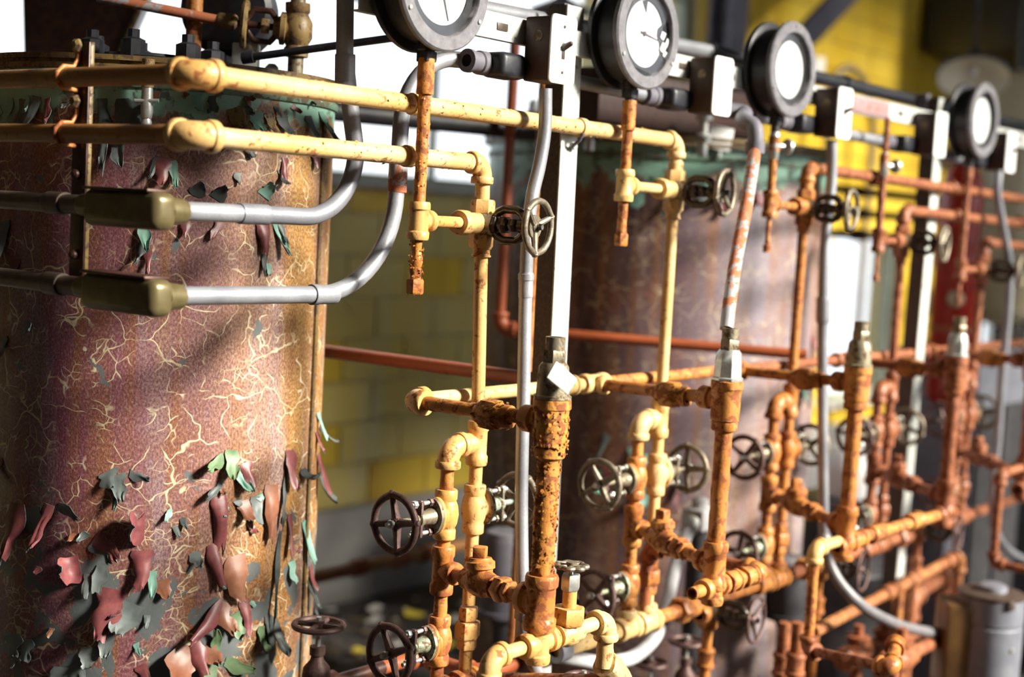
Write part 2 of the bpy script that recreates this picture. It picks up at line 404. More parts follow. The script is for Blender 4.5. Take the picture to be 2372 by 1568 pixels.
# ------------------------------------------------------------------ the room
WY, CEIL = 2.35, 6.2
HOLES = [(2.0, 5.35, 1.60, 2.95), (5.62, 6.02, 2.25, 2.95), (7.63, 8.62, 0.50, 1.52), (10.0, 10.85, 0.15, 0.95)]
fl = MB().box((5.2, 0.2, -0.05), (14.4, 7.4, 0.1)).build('floor', 'floor_grime'); struct(fl, 'dark grimy floor strewn with paint chips', 'floor')
ce = MB().box((5.4, -0.5, CEIL+0.05), (13.6, 6.2, 0.1)).build('ceiling', 'ceiling_dark'); struct(ce, 'dark ceiling of the plant room', 'ceiling')
wl = MB().box((-1.35, -0.5, CEIL/2), (0.1, 6.0, CEIL)).build('wall_left', 'left_wall_bounce'); struct(wl, 'unseen wall beside the photographer, made pale to bounce light', 'wall')  # unseen wall, put in for its effect on light from the left
mb = MB().box((12.15, -0.5, CEIL/2), (0.1, 6.0, CEIL))
we = mb.build('wall_end', 'end_wall_shade', smooth=False); struct(we, 'wall at the far end, its shade painted dark brown', 'wall')
# unseen front wall, added; its openings are placed to steer and block sun
mb = MB(); FY = -3.3; OPEN = [(2.0, 5.3, 1.3, 3.98), (5.9, 8.7, 1.3, 3.3), (8.6, 11.0, 3.3, 5.62)]
xs_ = sorted({-1.3, 12.1} | {h[0] for h in OPEN} | {h[1] for h in OPEN}); zs_ = sorted({0.0, CEIL} | {h[2] for h in OPEN} | {h[3] for h in OPEN})
for x0, x1 in zip(xs_, xs_[1:]):
    for z0, z1 in zip(zs_, zs_[1:]):
        if not any(h[0] < (x0+x1)/2 < h[1] and h[2] < (z0+z1)/2 < h[3] for h in OPEN): mb.box(((x0+x1)/2, FY, (z0+z1)/2), (x1-x0, 0.2, z1-z0))
o = mb.build('wall_front', 'mortar', smooth=False); struct(o, 'added wall behind the photographer with openings that steer the sun', 'wall')
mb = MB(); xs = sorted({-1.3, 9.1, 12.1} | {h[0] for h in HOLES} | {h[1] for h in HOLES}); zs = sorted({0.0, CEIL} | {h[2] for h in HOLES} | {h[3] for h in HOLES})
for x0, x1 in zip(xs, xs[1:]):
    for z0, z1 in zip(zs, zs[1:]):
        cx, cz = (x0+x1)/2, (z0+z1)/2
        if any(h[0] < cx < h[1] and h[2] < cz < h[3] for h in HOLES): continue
        mb.box((cx, WY+0.11, cz), (x1-x0, 0.2, z1-z0), m=1 if cx > 9.1 else 0)  # wall past the tiles takes the painted shade colour
wb = mb.build('wall_back', ['mortar', 'end_wall_shade'], smooth=False); struct(wb, 'yellow glazed block wall behind the tanks', 'wall')
mb = MB().box((5.4, WY-0.004, 0.18), (13.4, 0.03, 0.37), bev=0.004); o = mb.build('trim_1', 'dado_grey'); struct(o, 'grey dado band along the foot of the yellow wall', 'trim')
tm = {}
for mname in ('tile_yellow', 'tile_gold'):
    t = MB().box((0, 0, 0), (1, 1, 1), bev=0.012, seg=1); tm[mname] = t.mesh('glazed_block', [mname], smooth=False)
TH, TW = 0.1585, 0.325
for r in range(18):
    z0 = 0.372+r*TH; z1 = z0+TH
    x = 2.9 - (TW/2 if r % 2 else 0)
    while x < 9.0:
        a, b, c, d = x, x+TW, z0, z1; x += TW
        for h in HOLES:
            if a < h[1] and b > h[0] and c < h[3] and d > h[2]:
                if h[2]-c > 0.05 and c < h[2]: d = h[2]
                elif d-h[3] > 0.05: c = h[3]
                elif h[0]-a > 0.04: b = h[0]
                elif b-h[1] > 0.04: a = h[1]
                else: d = c
        if b-a < 0.03 or d-c < 0.03: continue
        o = bpy.data.objects.new('glazed_block', tm['tile_gold' if (a > 6 or random.random() < 0.14) else 'tile_yellow']); COL.objects.link(o)
        o.location = ((a+b)/2, WY+0.012-random.random()*0.003, (c+d)/2); o.scale = (b-a-0.008, 0.03, d-c-0.008); o.parent = wb

def window(n, h, nx, nz, label):
    x0, x1, z0, z1 = h; t = thing('window_%d' % n, label, 'window', ((x0+x1)/2, WY+0.06, z0)); t['kind'] = 'structure'
    mb = MB(); w_ = 0.035
    for q in (x0+w_/2, x1-w_/2): mb.box((q, WY+0.08, (z0+z1)/2), (w_, 0.05, z1-z0))
    for q in (z0+w_/2, z1-w_/2): mb.box(((x0+x1)/2, WY+0.08, q), (x1-x0-2*w_, 0.05, w_))
    mb.build('frame', 'sash_green', t, smooth=False)
    for i in range(1, nx): MB().box((x0+(x1-x0)*i/nx, WY+0.08, (z0+z1)/2), (0.022, 0.03, z1-z0-2*w_)).build('glazing_bar', 'sash_green', t, smooth=False)
    for i in range(1, nz): MB().box(((x0+x1)/2, WY+0.085, z0+(z1-z0)*i/nz), (x1-x0-2*w_, 0.02, 0.022)).build('glazing_bar', 'sash_green', t, smooth=False)
    for i in range(nx):
        for j in range(nz):
            MB().box((x0+(x1-x0)*(i+.5)/nx, WY+0.10, z0+(z1-z0)*(j+.5)/nz), ((x1-x0)/nx-0.02, 0.004, (z1-z0)/nz-0.02)).build('pane', 'window_glass', t, smooth=False)
    mb = MB().box(((x0+x1)/2, WY-0.02, z0-0.012), (x1-x0+0.06, 0.10, 0.022), bev=0.003); mb.build('sill', 'concrete', t)
window(1, HOLES[0], 3, 2, 'wide bright steel window behind the near tank')
window(2, HOLES[1], 2, 2, 'small narrow window beside the dark steel column')
window(3, HOLES[2], 1, 1, 'bright low window beyond the far tank')
window(4, HOLES[3], 2, 3, 'small low window at the far end of the wall')

# steelwork and things hung in the far room
p = at(1685, 60, 1.95); mb = MB()
for dy in (-0.055, 0.055): mb.box((p.x, 1.95+dy, CEIL/2), (0.15, 0.012, CEIL-0.01))
mb.box((p.x, 1.95, CEIL/2), (0.012, 0.10, CEIL-0.01)); o = mb.build('column', 'steel_grey', smooth=False); struct(o, 'dark grey steel column standing before the yellow wall', 'column')
a, b = at(1835, 120, 1.75), at(1990, -40, 1.75); d = (b-a).normalized(); b = a+d*((3.9-a.z)/d.z); a = a-d*0.9
ang = math.atan2((b-a).z, (b-a).x)
mb = MB(); rot = Matrix.Rotation(-ang, 3, 'Y'); mb.box((a+b)/2, ((b-a).length, 0.012, 0.13), rot); mb.box((a+b)/2+V((0, 0.05, 0)), ((b-a).length, 0.1, 0.012), rot)
tag(mb.build('roof_brace', 'steel_grey', smooth=False), 'dark diagonal steel brace high before the yellow wall', 'brace')
p0 = V((8.55, 1.98, 2.96))
t = thing('shade_duct', 'added black duct filling in the shade of the upper corner', 'duct', (p0.x, p0.y, p0.z))  # made-up duct: a black mass standing for shade in the corner
MB().box((10.3, p0.y, p0.z), (3.5, 0.62, 0.60), bev=0.02).build('duct', 'case_black', t)
for dx in (0.4, 1.5, 2.6): MB().box((p0.x+dx, p0.y, p0.z), (0.04, 0.66, 0.64), bev=0.005).build('seam_flange', 'case_black', t)
for dx in (0.8, 2.9): MB().rod((p0.x+dx, p0.y, 3.24), (p0.x+dx, p0.y, CEIL+0.01), 0.01).build('hanger', 'dark_metal', t)

def lamp(p, rad, label, mat_in, mat_out, ax=V((0, 0, 1))):
    p = V(p); ax = V(ax).normalized(); t = thing('pendant_lamp', label, 'lamp', p)
    MB().lathe(p, ax, [(0.0, rad), (0.008, rad*1.02), (rad*0.16, rad*0.84), (rad*0.34, rad*0.42), (rad*0.46, rad*0.2), (rad*0.46, 0.0)], 36).build('shade', mat_out, t)
    MB().lathe(p, ax, [(0.0, rad*0.985), (rad*0.12, rad*0.82), (rad*0.29, rad*0.42), (rad*0.38, rad*0.18), (rad*0.38, 0)], 36).build('reflector', mat_in, t)
    MB().lathe(p+ax*rad*0.44, ax, [(0, rad*0.19), (rad*0.5, rad*0.17), (rad*0.55, rad*0.08), (rad*0.6, 0)], 18).build('neck', 'dark_metal', t)
    MB().lathe(p+ax*rad*0.10, ax, [(0, 0), (0.006, rad*0.07), (rad*0.1, rad*0.11), (rad*0.2, rad*0.09), (rad*0.32, rad*0.06)], 14).build('bulb', 'white_plastic', t)
    q = p+ax*rad*.98; MB().tube([q, q+ax*.12, q+ax*.2+V((0, 0, .12)), V((q.x+ax.x*.24, q.y+ax.y*.24, CEIL))], .009, 8).build('stem', 'dark_metal', t)
lamp(atd(2255, 182, 5.4), 0.135, 'cream enamel pendant lamp shade in the dark far corner', 'lamp_enamel', 'dark_metal', V((.45, .20, .8)))
lamp(atd(1300, 28, 4.6), 0.10, 'grey pendant lamp shade in front of the bright window', 'bezel_grey', 'bezel_grey')
q = at(1898, 160, WY-.012); o = MB().box(q, (.10, .006, .13), bev=.002).build('wall_notice', 'plate_white'); tag(o, 'small blank white notice on the golden wall', 'notice')
hp = [at(a_, b_, 2.22) for a_, b_ in ((1918, 300), (1922, 215), (1940, 172), (1968, 158), (1995, 180), (2012, 225), (2022, 300))]
# tan vessel, red cylinder, grey cabinet, slab painting a sunlit patch at the far right
p = atd(2350, 400, 6.0); zt = atd(2330, 165, 6.0).z; zb = atd(2330, 760, 6.0).z
t = thing('storage_vessel', 'tall tan enamelled vessel behind the last gauge', 'vessel', (p.x, p.y, 0))
MB().lathe((p.x, p.y, zb), Z, [(0, 0), (0.02, 0.08), (0.06, 0.14), (0.1, 0.155), (zt-zb-0.08, 0.155), (zt-zb-0.03, 0.13), (zt-zb, 0.07), (zt-zb, 0)], 40).build('shell', 'tan_enamel', t)
for i in range(3):
    q = V((p.x+0.12*math.cos(i*2.1+.5), p.y+0.12*math.sin(i*2.1+.5), 0)); MB().rod(q, q+Z*(zb+0.12), 0.018, 10).build('leg', 'dark_metal', t)
MB().lathe((p.x, p.y, zb+0.35), Z, [(0, .150), (0, .160), (.03, .160), (.03, .150)], 40).build('band', 'tan_enamel', t)
MB().rod((p.x, p.y, zt-0.01), (p.x, p.y, 2.7), 0.03, 12).build('outlet', 'dark_metal', t)
p = atd(2213, 640, 4.6); zt = atd(2213, 372, 4.6).z; zb = atd(2213, 935, 4.6).z
t = thing('pressure_cylinder', 'red pressure cylinder standing behind the fourth pipe bay', 'cylinder', (p.x, p.y, 0))
MB().lathe((p.x, p.y, zb), Z, [(0, 0), (0, 0.05), (0.02, 0.066), (zt-zb-0.09, 0.066), (zt-zb-0.04, 0.052), (zt-zb, 0.022), (zt-zb, 0)], 32).build('shell', 'fire_red', t)
MB().lathe((p.x, p.y, zt-0.005), Z, [(0, 0.022), (0.03, 0.022), (0.03, 0.012), (0.10, 0.012), (0.10, 0)], 14).build('neck', 'old_bronze', t)
MB().lathe((p.x, p.y, zb+0.23), Z, [(0, .064), (0, .069), (.022, .069), (.022, .064)], 32).build('band', 'red_paint', t)
MB().box((p.x, p.y, zb/2), (0.12, 0.12, zb-0.002), bev=0.006).build('stand', 'steel_grey', t)
MB().lathe((p.x-0.06, p.y-0.03, zb+0.34), V((-1, -.6, 0)), [(0, .02), (.012, .028), (.02, .02), (.02, 0)], 14).build('fitting', 'tan_enamel', t)
p = atd(2185, 1010, 4.9)
t = thing('control_cabinet', 'low grey cabinet with dark doors behind the fourth pipe bay', 'cabinet', (p.x, p.y, 0))
MB().box((p.x+0.12, p.y, 0.56), (0.46, 0.30, 1.10), bev=0.008).build('body', 'motor_grey', t)
for dx in (0.0, 0.23): MB().box((p.x+dx, p.y-0.157, 0.52), (0.20, 0.016, 0.86), bev=0.004).build('door', 'dark_metal', t)
MB().box((p.x+0.12, p.y, 1.118), (0.50, 0.34, 0.02), bev=0.004).build('top', 'motor_grey', t)
p = atd(2372, 1010, 5.3)
t = thing('pump_housing', 'grey boxed pump housing at the far end of the rack', 'pump', (p.x, p.y, 0))
MB().box((p.x, p.y, 0.5), (0.30, 0.30, 1.0), bev=0.01).build('body', 'dark_metal', t)
MB().box((p.x, p.y, 1.03), (0.24, 0.24, 0.06), bev=0.01).build('cap', 'motor_grey', t)
MB().lathe((p.x, p.y-0.15, 0.85), -Y, [(0, .07), (.02, .07), (.02, .05), (.04, .05), (.04, 0)], 20).build('port', 'dark_metal', t)
pc = at(2210, 1330, 0.9); q = V((5.35, 0.75, 0))
o = MB().box((5.75, -0.35, 0.05), (1.5, 1.0, 0.1), bev=0.01).build('sun_patch_slab', 'concrete'); tag(o, 'sunlit floor patch built as a pale plinth on the floor at far right', 'plinth')  # pale slab stands in for sunlight falling on the floor

# ------------------------------------------------------------------ tanks
def tank(cx, cy, rad, ztop, mat, label, th0, zband):
    t = thing('softener_tank', label, 'tank', (cx, cy, 0))
    seg, zs_ = 128, [0.06+(ztop-0.06)*i/24 for i in range(25)]
    mb = MB()
    for z in zs_:
        for i in range(seg):
            th = th0+math.pi+2*math.pi*i/seg; mb.v.append(V((cx+rad*math.cos(th), cy+rad*math.sin(th), z)))
    for j in range(24):
        for i in range(seg): mb.face((j*seg+i, j*seg+(i+1) % seg, (j+1)*seg+(i+1) % seg, (j+1)*seg+i))
    sh = mb.build('shell', mat, t, sharp=80); me = sh.data; uvl = me.uv_layers.new(name='UVMap').data
    for pl in me.polygons:
        base = min(pl.vertices) % seg
        for li, vi in zip(pl.loop_indices, pl.vertices):
            i = vi % seg
            if i == 0 and base == 0 and any(v_ % seg == seg-1 for v_ in pl.vertices): i = seg
            uvl[li].uv = ((2*math.pi*i/seg-math.pi)*rad, me.vertices[vi].co.z)
    MB().lathe((cx, cy, zband), Z, [(0, rad-.004), (0, rad+.004), (.006, rad+.006), (.012, rad+.004), (.012, rad-.004)], 96).build('seam_band', 'rim_green', t)
    MB().lathe((cx, cy, ztop-0.012), Z, [(0, rad-.004), (0, rad+.016), (.008, rad+.016), (.008, rad+.010), (.014, rad+.010), (.014, rad+.016), (.022, rad+.016), (.022, rad-.02)], 96).build('rim_flange', 'rim_rust', t)
    MB().lathe((cx, cy, ztop), Z, [(0, rad), (.006, rad*.9), (.010, rad*.6), (.012, 0)], 64).build('head', 'dark_metal', t)
    MB().lathe((cx, cy, 0.0), Z, [(0, rad*.92), (0.07, rad*.92)], 48).build('skirt', 'dark_metal', t)
    return t
chipped('rim_green', (0.16, 0.30, 0.21), (0.10, 0.16, 0.11), (0.07, 0.06, 0.04), 0.48, 60)
chipped('rim_rust', (0.22, 0.15, 0.05), (0.14, 0.09, 0.035), (0.06, 0.035, 0.02), 0.46, 70)
T1X, T1Y, T1R = 1.535, 0.575, 0.29
T2X, T2Y, T2R = 3.20, 0.66, 0.45
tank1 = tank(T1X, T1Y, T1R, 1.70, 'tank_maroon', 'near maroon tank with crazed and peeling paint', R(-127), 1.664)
tank2 = tank(T2X, T2Y, T2R, 1.70, 'tank_far', 'far tank behind the pipe rack, shaded brown and lit grey painted on', R(-146), 1.655)
# strip seam down the near tank
a = R(-64); q = V((T1X+(T1R+.0005)*math.cos(a), T1Y+(T1R+.002)*math.sin(a), 0.86))
MB().box(q, (0.006, 0.010, 1.56), Matrix.Rotation(a, 3, 'Z'), bev=0.001).build('seam_strip', 'rim_rust', tank1)

def flake(px, py, L, wd, ang, aL, aW, mats, lift=0.25, taper=0.35, rough=0.25, tk=None):
    L *= .92; wd *= .86; lift *= .45; taper = .55; rough = .42
    tk = tk or (tank1, T1X, T1Y, T1R); root, cx, cy, rad = tk
    P = atcyl(px, py, cx, cy, rad+0.0008); n = V((P.x-cx, P.y-cy, 0)).normalized(); tg = Z.cross(n)
    es = tg*math.cos(ang)+Z*math.sin(ang); eu = es.cross(n); NS, NU = 9, 7
    seed = V((px*0.013, py*0.017, L*31)); pts = []
    for i in range(NS):
        s = i/(NS-1); th = s*aL
        if abs(aL) > 0.02: al, h = L/aL*math.sin(th), L/aL*(1-math.cos(th))
        else: al, h = s*L, 0.0
        h += lift*L*s*(1-0.3*s)
        ww = wd*(1-taper*s*s)*(0.75+0.25*math.sin(min(1, s*4+.3)*1.57))
        for j in range(NU):
            u = j/(NU-1)-0.5; a = u*aW
            wv = 1+rough*noise.noise(seed+V((s*3.1, 3.0 if u > 0 else -3.0, 0)))*2
            if abs(aW) > 0.02: ac, hw = ww/aW*math.sin(a)*wv, ww/aW*(math.cos(a)-math.cos(aW/2))*min(1.0, s*2.2+.08)*.8
            else: ac, hw = u*ww*wv, 0.0
            sl = al+rough*L*0.5*noise.noise(seed+V((u*5, 7, s*2)))*s
            q = P+es*sl+eu*ac+n*(max(h+hw, 0.0008+0.0 if h+hw < 0 else h+hw))
            # hug the round tank: drop the tangent-plane gap
            d = V((q.x-cx, q.y-cy)).length
            pts.append(q)
    mb = MB(); mb.v = list(pts); N = len(pts); back = []
    for i in range(NS):
        for j in range(NU):
            a_ = pts[min(i+1, NS-1)*NU+j]-pts[max(i-1, 0)*NU+j]; b_ = pts[i*NU+min(j+1, NU-1)]-pts[i*NU+max(j-1, 0)]
            nr = b_.cross(a_); nr = nr.normalized() if nr.length > 1e-9 else n
            back.append(pts[i*NU+j]-nr*0.0011*(1 if nr.dot(nr) else 1))
    mb.v += back
    for i in range(NS-1):
        for j in range(NU-1):
            a_ = i*NU+j; mb.face((a_, a_+1, a_+NU+1, a_+NU), 0); mb.face((N+a_, N+a_+NU, N+a_+NU+1, N+a_+1), 1)
    rim = [j for j in range(NU)]+[i*NU+NU-1 for i in range(1, NS)]+[(NS-1)*NU+j for j in range(NU-2, -1, -1)]+[i*NU for i in range(NS-2, 0, -1)]
    for a_, b_ in zip(rim, rim[1:]+rim[:1]): mb.face((a_, b_, N+b_, N+a_), 1)
    return mb.build('paint_flake', list(mats), root, sharp=70)
MA, BR, TE, DK, GB = ('flake_maroon', 'flake_back'), ('flake_brown', 'flake_back'), ('flake_teal', 'flake_back'), ('flake_dark', 'flake_back'), ('flake_back', 'flake_dark')
GR = ('leaf_green', 'leaf_green'); MT = ('flake_maroon', 'flake_teal'); BT = ('flake_brown', 'flake_teal')
DN, UPA, LF, RG = R(-90), R(90), R(180), R(0)
FL = [ # attach pixel, length, width, direction, curl along, curl across, colours, lift
 (508, 1150, .095, .050, R(-86), -.3, 3.4, MA, .22), (486, 1262, .075, .036, R(-72), .2, 2.2, MA, .2), (540, 1288, .085, .052, R(-80), .2, 1.6, BR, .22),
 (566, 1390, .062, .030, R(-85), .3, 2.0, MA, .2), (566, 1072, .045, .032, R(-75), .5, 2.0, MA, .35), (590, 1150, .050, .026, R(-92), .7, -1.4, GB, .45),
 (632, 1122, .095, .042, R(-95), .1, 2.4, BR, .22), (672, 1042, .070, .034, R(-92), .4, 1.8, MA, .3), (703, 1085, .042, .026, R(-90), 2.8, .6, DK, .2),
 (738, 1050, .085, .040, R(-88), .4, 1.5, MT, .45), (742, 1100, .060, .034, R(-80), .9, -1.0, GB, .6), (705, 1205, .085, .030, R(-80), .3, -1.4, TE, .35), (672, 1190, .075, .020, R(-95), .2, 1.8, MA, .3),
 (674, 1300, .040, .026, R(-88), .5, -1.0, TE, .35), (650, 1230, .16, .014, R(-98), .1, .9, DK, .12), (664, 1075, .11, .013, R(-98), .1, .9, DK, .14), (446, 1280, .030, .026, R(-60), 1.2, .6, GB, .3),
 (335, 1222, .048, .060, LF, 2.2, .3, MA, .12), (326, 1275, .065, .040, R(-88), .4, 1.8, MA, .25), (356, 1322, .045, .016, R(-92), .5, -1.0, TE, .35), (372, 1345, .032, .030, R(-70), .6, .8, BR, .2),
 (185, 1310, .050, .055, R(195), 2.4, .3, MA, .1), (255, 1362, .085, .062, R(-98), .5, 1.2, MA, .22), (300, 1395, .060, .055, R(-110), 1.0, -1.0, GB, .2), (262, 1395, .03, .03, R(-80), 1.6, .5, MA, .3),
 (38, 1165, .100, .055, R(-88), .5, 1.5, MA, .2), (112, 1168, .080, .026, R(-100), .6, 1.6, MA, .25), (70, 1180, .045, .05, R(-60), .4, -.5, GB, .1), (135, 1170, .05, .02, R(-20), .5, .5, GB, .2),
 (222, 1240, .06, .03, R(-35), .6, .8, MA, .3), (215, 1255, .05, .025, R(-40), .6, -.8, GB, .3), (520, 1400, .090, .036, R(218), .3, 2.4, MA, .25), (500, 1405, .055, .045, R(-60), .7, 1.0, BT, .3), (535, 1425, .04, .04, R(-70), .6, -.6, GR, .3),
 (450, 1490, .06, .04, R(-70), .4, 2.2, MA, .3), (480, 1495, .04, .04, R(-60), 1.2, .4, BT, .3), (495, 1530, .060, .030, R(-110), .5, -.6, GR, .35), (520, 1535, .055, .026, R(-20), .5, -.6, GR, .3), (500, 1515, .05, .022, R(100), .5, -.6, GR, .3),
 (440, 1500, .075, .060, R(235), 1.4, .6, BR, .2), (245, 1093, .030, .035, R(-60), .8, .6, GB, .2), (268, 1100, .045, .030, R(-70), .6, -.8, GB, .3), (300, 1098, .035, .018, R(-10), .5, .5, GB, .25), (275, 1118, .045, .014, R(-95), .4, .8, DK, .25),
 (536, 1042, .05, .030, R(-95), .8, -.8, GR, .35), (520, 1062, .045, .024, R(200), .8, .8, GR, .35), (545, 1085, .05, .024, R(-60), .8, -.8, TE, .35), (515, 1120, .045, .016, R(215), .6, .8, DK, .3), (560, 1160, .04, .03, R(-80), 1.2, .8, BR, .3),
 (205, 218, .120, .032, R(-94), .35, 2.4, GB, .15), (240, 228, .115, .034, R(-86), .35, 2.2, DK, .16), (262, 300, .07, .028, R(-70), .8, -1.0, GB, .3), (285, 228, .07, .040, R(-85), .4, 1.6, DK, .2), (310, 235, .05, .03, R(-80), .6, 1.2, DK, .2),
 (25, 225, .060, .024, R(-95), .5, 1.6, TE, .2), (52, 228, .070, .022, R(-85), .6, 1.6, DK, .25), (82, 222, .070, .028, R(-98), .5, 1.8, GB, .25), (108, 228, .050, .022, R(-70), .8, 1.0, MA, .3), (60, 222, .035, .02, R(-60), .8, -1.0, TE, .3),
 (376, 365, .045, .030, R(-92), .5, 2.0, MA, .3), (398, 372, .045, .014, R(-80), .6, -1.0, TE, .4), (368, 362, .04, .012, R(-110), .6, 1., DK, .3), (578, 335, .022, .022, R(-80), .6, 1.0, DK, .3), (658, 365, .045, .024, R(-92), .3, 2.6, MA, .2), (652, 395, .03, .02, R(-90), 1.4, .8, DK, .3),
 (728, 345, .035, .024, R(-92), .4, 2.0, MA, .25), (552, 400, .02, .014, R(-90), .5, .8, DK, .3), (540, 250, .045, .030, R(-70), .9, 1.0, ('rim_rust', 'flake_dark'), .35), (565, 248, .05, .026, R(-100), .8, 1.2, ('rim_rust', 'flake_dark'), .35), (590, 258, .04, .03, R(-80), 1.0, -1.0, ('flake_teal', 'rim_rust'), .35),
 (625, 262, .04, .024, R(-85), 1.0, 1.0, ('rim_rust', 'flake_dark'), .3), (655, 270, .035, .03, R(-80), 1.0, 1.0, DK, .3), (715, 268, .04, .026, R(-85), .9, 1.0, DK, .35), (745, 258, .04, .026, R(-85), .9, 1.0, TE, .5), (755, 275, .045, .024, R(-80), .9, -1.0, DK, .5), (490, 222, .03, .02, R(-80), .8, .8, DK, .3), (455, 218, .03, .02, R(-80), .8, .8, TE, .3),
 (612, 508, .062, .040, R(-92), .15, 2.8, MA, .2), (640, 515, .060, .018, R(-72), .5, -1.4, ('flake_teal', 'flake_dark'), .3), (648, 512, .04, .014, R(-80), .6, 1., DK, .35), (612, 588, .035, .012, R(-96), .4, 1., DK, .3), (622, 610, .02, .012, R(-90), .4, .6, TE, .3),
 (330, 508, .055, .022, R(-78), .5, -1.2, ('flake_teal', 'flake_dark'), .35), (335, 560, .04, .016, R(-110), .6, 1., DK, .3), (342, 568, .05, .014, R(-88), .4, 1.2, MA, .25), (432, 508, .03, .018, R(-100), .5, 1.2, MA, .3), (512, 512, .035, .020, R(-125), .4, .8, MA, .2),
 (452, 455, .03, .024, R(70), .9, .8, DK, .3), (500, 462, .03, .026, R(60), .9, .8, DK, .3), (610, 455, .03, .03, R(60), .9, -.6, TE, .35),
 (6, 512, .095, .060, R(-82), .4, 1.6, GB, .2), (60, 745, .022, .024, R(-50), .6, .6, GB, .25), (8, 785, .03, .03, R(-60), .6, .6, GB, .25), (35, 600, .05, .03, R(-85), .3, 1.0, MA, .15),
 (738, 955, .05, .026, R(-90), .5, 1.4, TE, .45), (742, 985, .045, .020, R(-80), 1.6, .8, DK, .5), (735, 1000, .04, .024, R(-95), .6, 1.2, MA, .4), (718, 1310, .05, .020, R(-85), .5, 1.2, MA, .4), (716, 1340, .06, .022, R(-85), .6, 1.2, DK, .4),
 (620, 1425, .05, .026, R(-90), .5, 1.4, DK, .25), (635, 1440, .06, .03, R(-80), .9, 1.0, DK, .35), (612, 1450, .045, .03, R(-100), .9, -.8, GR, .3), (205, 1330, .04, .02, R(-90), .5, 1, GB, .3), (235, 1310, .045, .028, R(-95), .4, -1, GB, .2),
 (30, 1470, .04, .045, R(-70), .4, .4, GB, .08), (60, 1480, .04, .04, R(-80), .5, .4, GB, .08), (200, 1500, .035, .04, R(-80), .8, -.8, GB, .15), (170, 1540, .035, .04, R(-60), .5, .4, GB, .1), (245, 1470, .04, .03, R(-90), .5, -.8, GB, .25), (140, 1545, .03, .04, R(-90), .5, .4, GB, .1),
 (0, 1060, .05, .02, R(-80), .6, .8, MA, .25), (325, 1540, .04, .02, R(-60), .4, .8, MA, .2), (420, 1200, .02, .012, R(-60), .8, .6, DK, .3)]
for f in FL: flake(*f)
for i in range(46):
    px, py = random.choice([(random.uniform(480, 735), random.uniform(1060, 1420)), (random.uniform(10, 420), random.uniform(1170, 1560)), (random.uniform(0, 760), random.uniform(212, 262))])
    flake(px, py, random.uniform(.010, .024), random.uniform(.008, .018), R(random.uniform(-140, -40)), random.uniform(.3, 1.6), random.uniform(-1.2, 1.6), random.choice([MA, GB, DK, TE, BR]), .35)
for i in range(26):
    px, py = random.choice([(random.uniform(1190, 1880), random.uniform(395, 470)), (random.uniform(1850, 1888), random.uniform(430, 900)), (random.uniform(1400, 1600), random.uniform(1000, 1150))])
    flake(px, py, random.uniform(.03, .08), random.uniform(.02, .045), R(random.uniform(-110, -70)), random.uniform(.3, 1.4), random.uniform(-1.2, 1.8), random.choice([MA, GB, DK, TE, TE]), .3, tk=(tank2, T2X, T2Y, T2R))

# ------------------------------------------------------------------ rack: rail and posts
RAIL_Z0, RAIL_Z1 = 1.776, 1.817
xa = at(832, 30, 0.003).x
t = thing('mounting_rail', 'long pale steel mounting rail carrying the gauges and switch boxes', 'rail', (xa, 0.01, RAIL_Z0))
mb = MB(); L = 4.7-xa
mb.box((xa+L/2, 0.0045, (RAIL_Z0+RAIL_Z1)/2), (L, 0.003, RAIL_Z1-RAIL_Z0))
for z in (RAIL_Z0+0.0015, RAIL_Z1-0.0015): mb.box((xa+L/2, 0.0105, z), (L, 0.010, 0.003))
mb.build('strut', 'strut_zinc', t, smooth=False)
def slot(mb, x, z): mb.box((x, 0.0022, z), (0.026, 0.0022, 0.012), bev=0.0009)
for i in range(36):
    x = xa+0.05+i*0.088
    mb = MB(); slot(mb, x, (RAIL_Z0+RAIL_Z1)/2); mb.build('slot', 'toggle_dark', t)
x2 = at(2015, 275, 0).x; MB().box((x2, 0.0015, (RAIL_Z0+RAIL_Z1)/2), (0.20, 0.004, 0.036), bev=0.001).build('splice_plate', 'rim_pink', t)
def post(xr_top, xr_bot, label):
    """perforated steel strut: pale front face, web painted dark for its shadow side"""
    t = thing('strut_post', label, 'post', (xr_bot-0.025, 0.036, 0.0)); y0, y1, w_ = 0.017, 0.057, 0.046
    def P(f, s, y): xr = xr_bot+(xr_top-xr_bot)*f; return V((xr-w_*(1-s), y, f*1.86))
    def slab(mb, s0, s1, ya, yb):
        o = len(mb.v)
        for f in (0, 1):
            mb.v += [P(f, s0, ya), P(f, s1, ya), P(f, s1, yb), P(f, s0, yb)]
        for i in range(4): j = (i+1) % 4; mb.face((o+i, o+j, o+4+j, o+4+i))
        mb.face((o+3, o+2, o+1, o)); mb.face((o+4, o+5, o+6, o+7))
    mb = MB(); slab(mb, 0.0, 1.0, y0, y0+0.003); mb.build('front_flange', 'strut_zinc', t, smooth=False)
    mb = MB(); slab(mb, 0.0, 0.065, y0+0.003, y1); slab(mb, 0.935, 1.0, y0+0.003, y1); mb.build('web', 'strut_web_shade', t, smooth=False)
    return t
p1, p2 = at(1346, 161, .017), at(1316, 763, .017); f = (p1.x-p2.x)/(p1.z-p2.z)
POST1 = (p2.x+f*(1.86-p2.z), p2.x-f*p2.z)
post(*POST1, 'upright steel strut post under the first switch box')
p1, p2 = at(2178, 400, .017), at(2098, 1290, .017); f = (p1.x-p2.x)/(p1.z-p2.z)
post(p2.x+f*(1.86-p2.z), p2.x-f*p2.z, 'upright steel strut post under the fourth switch box')

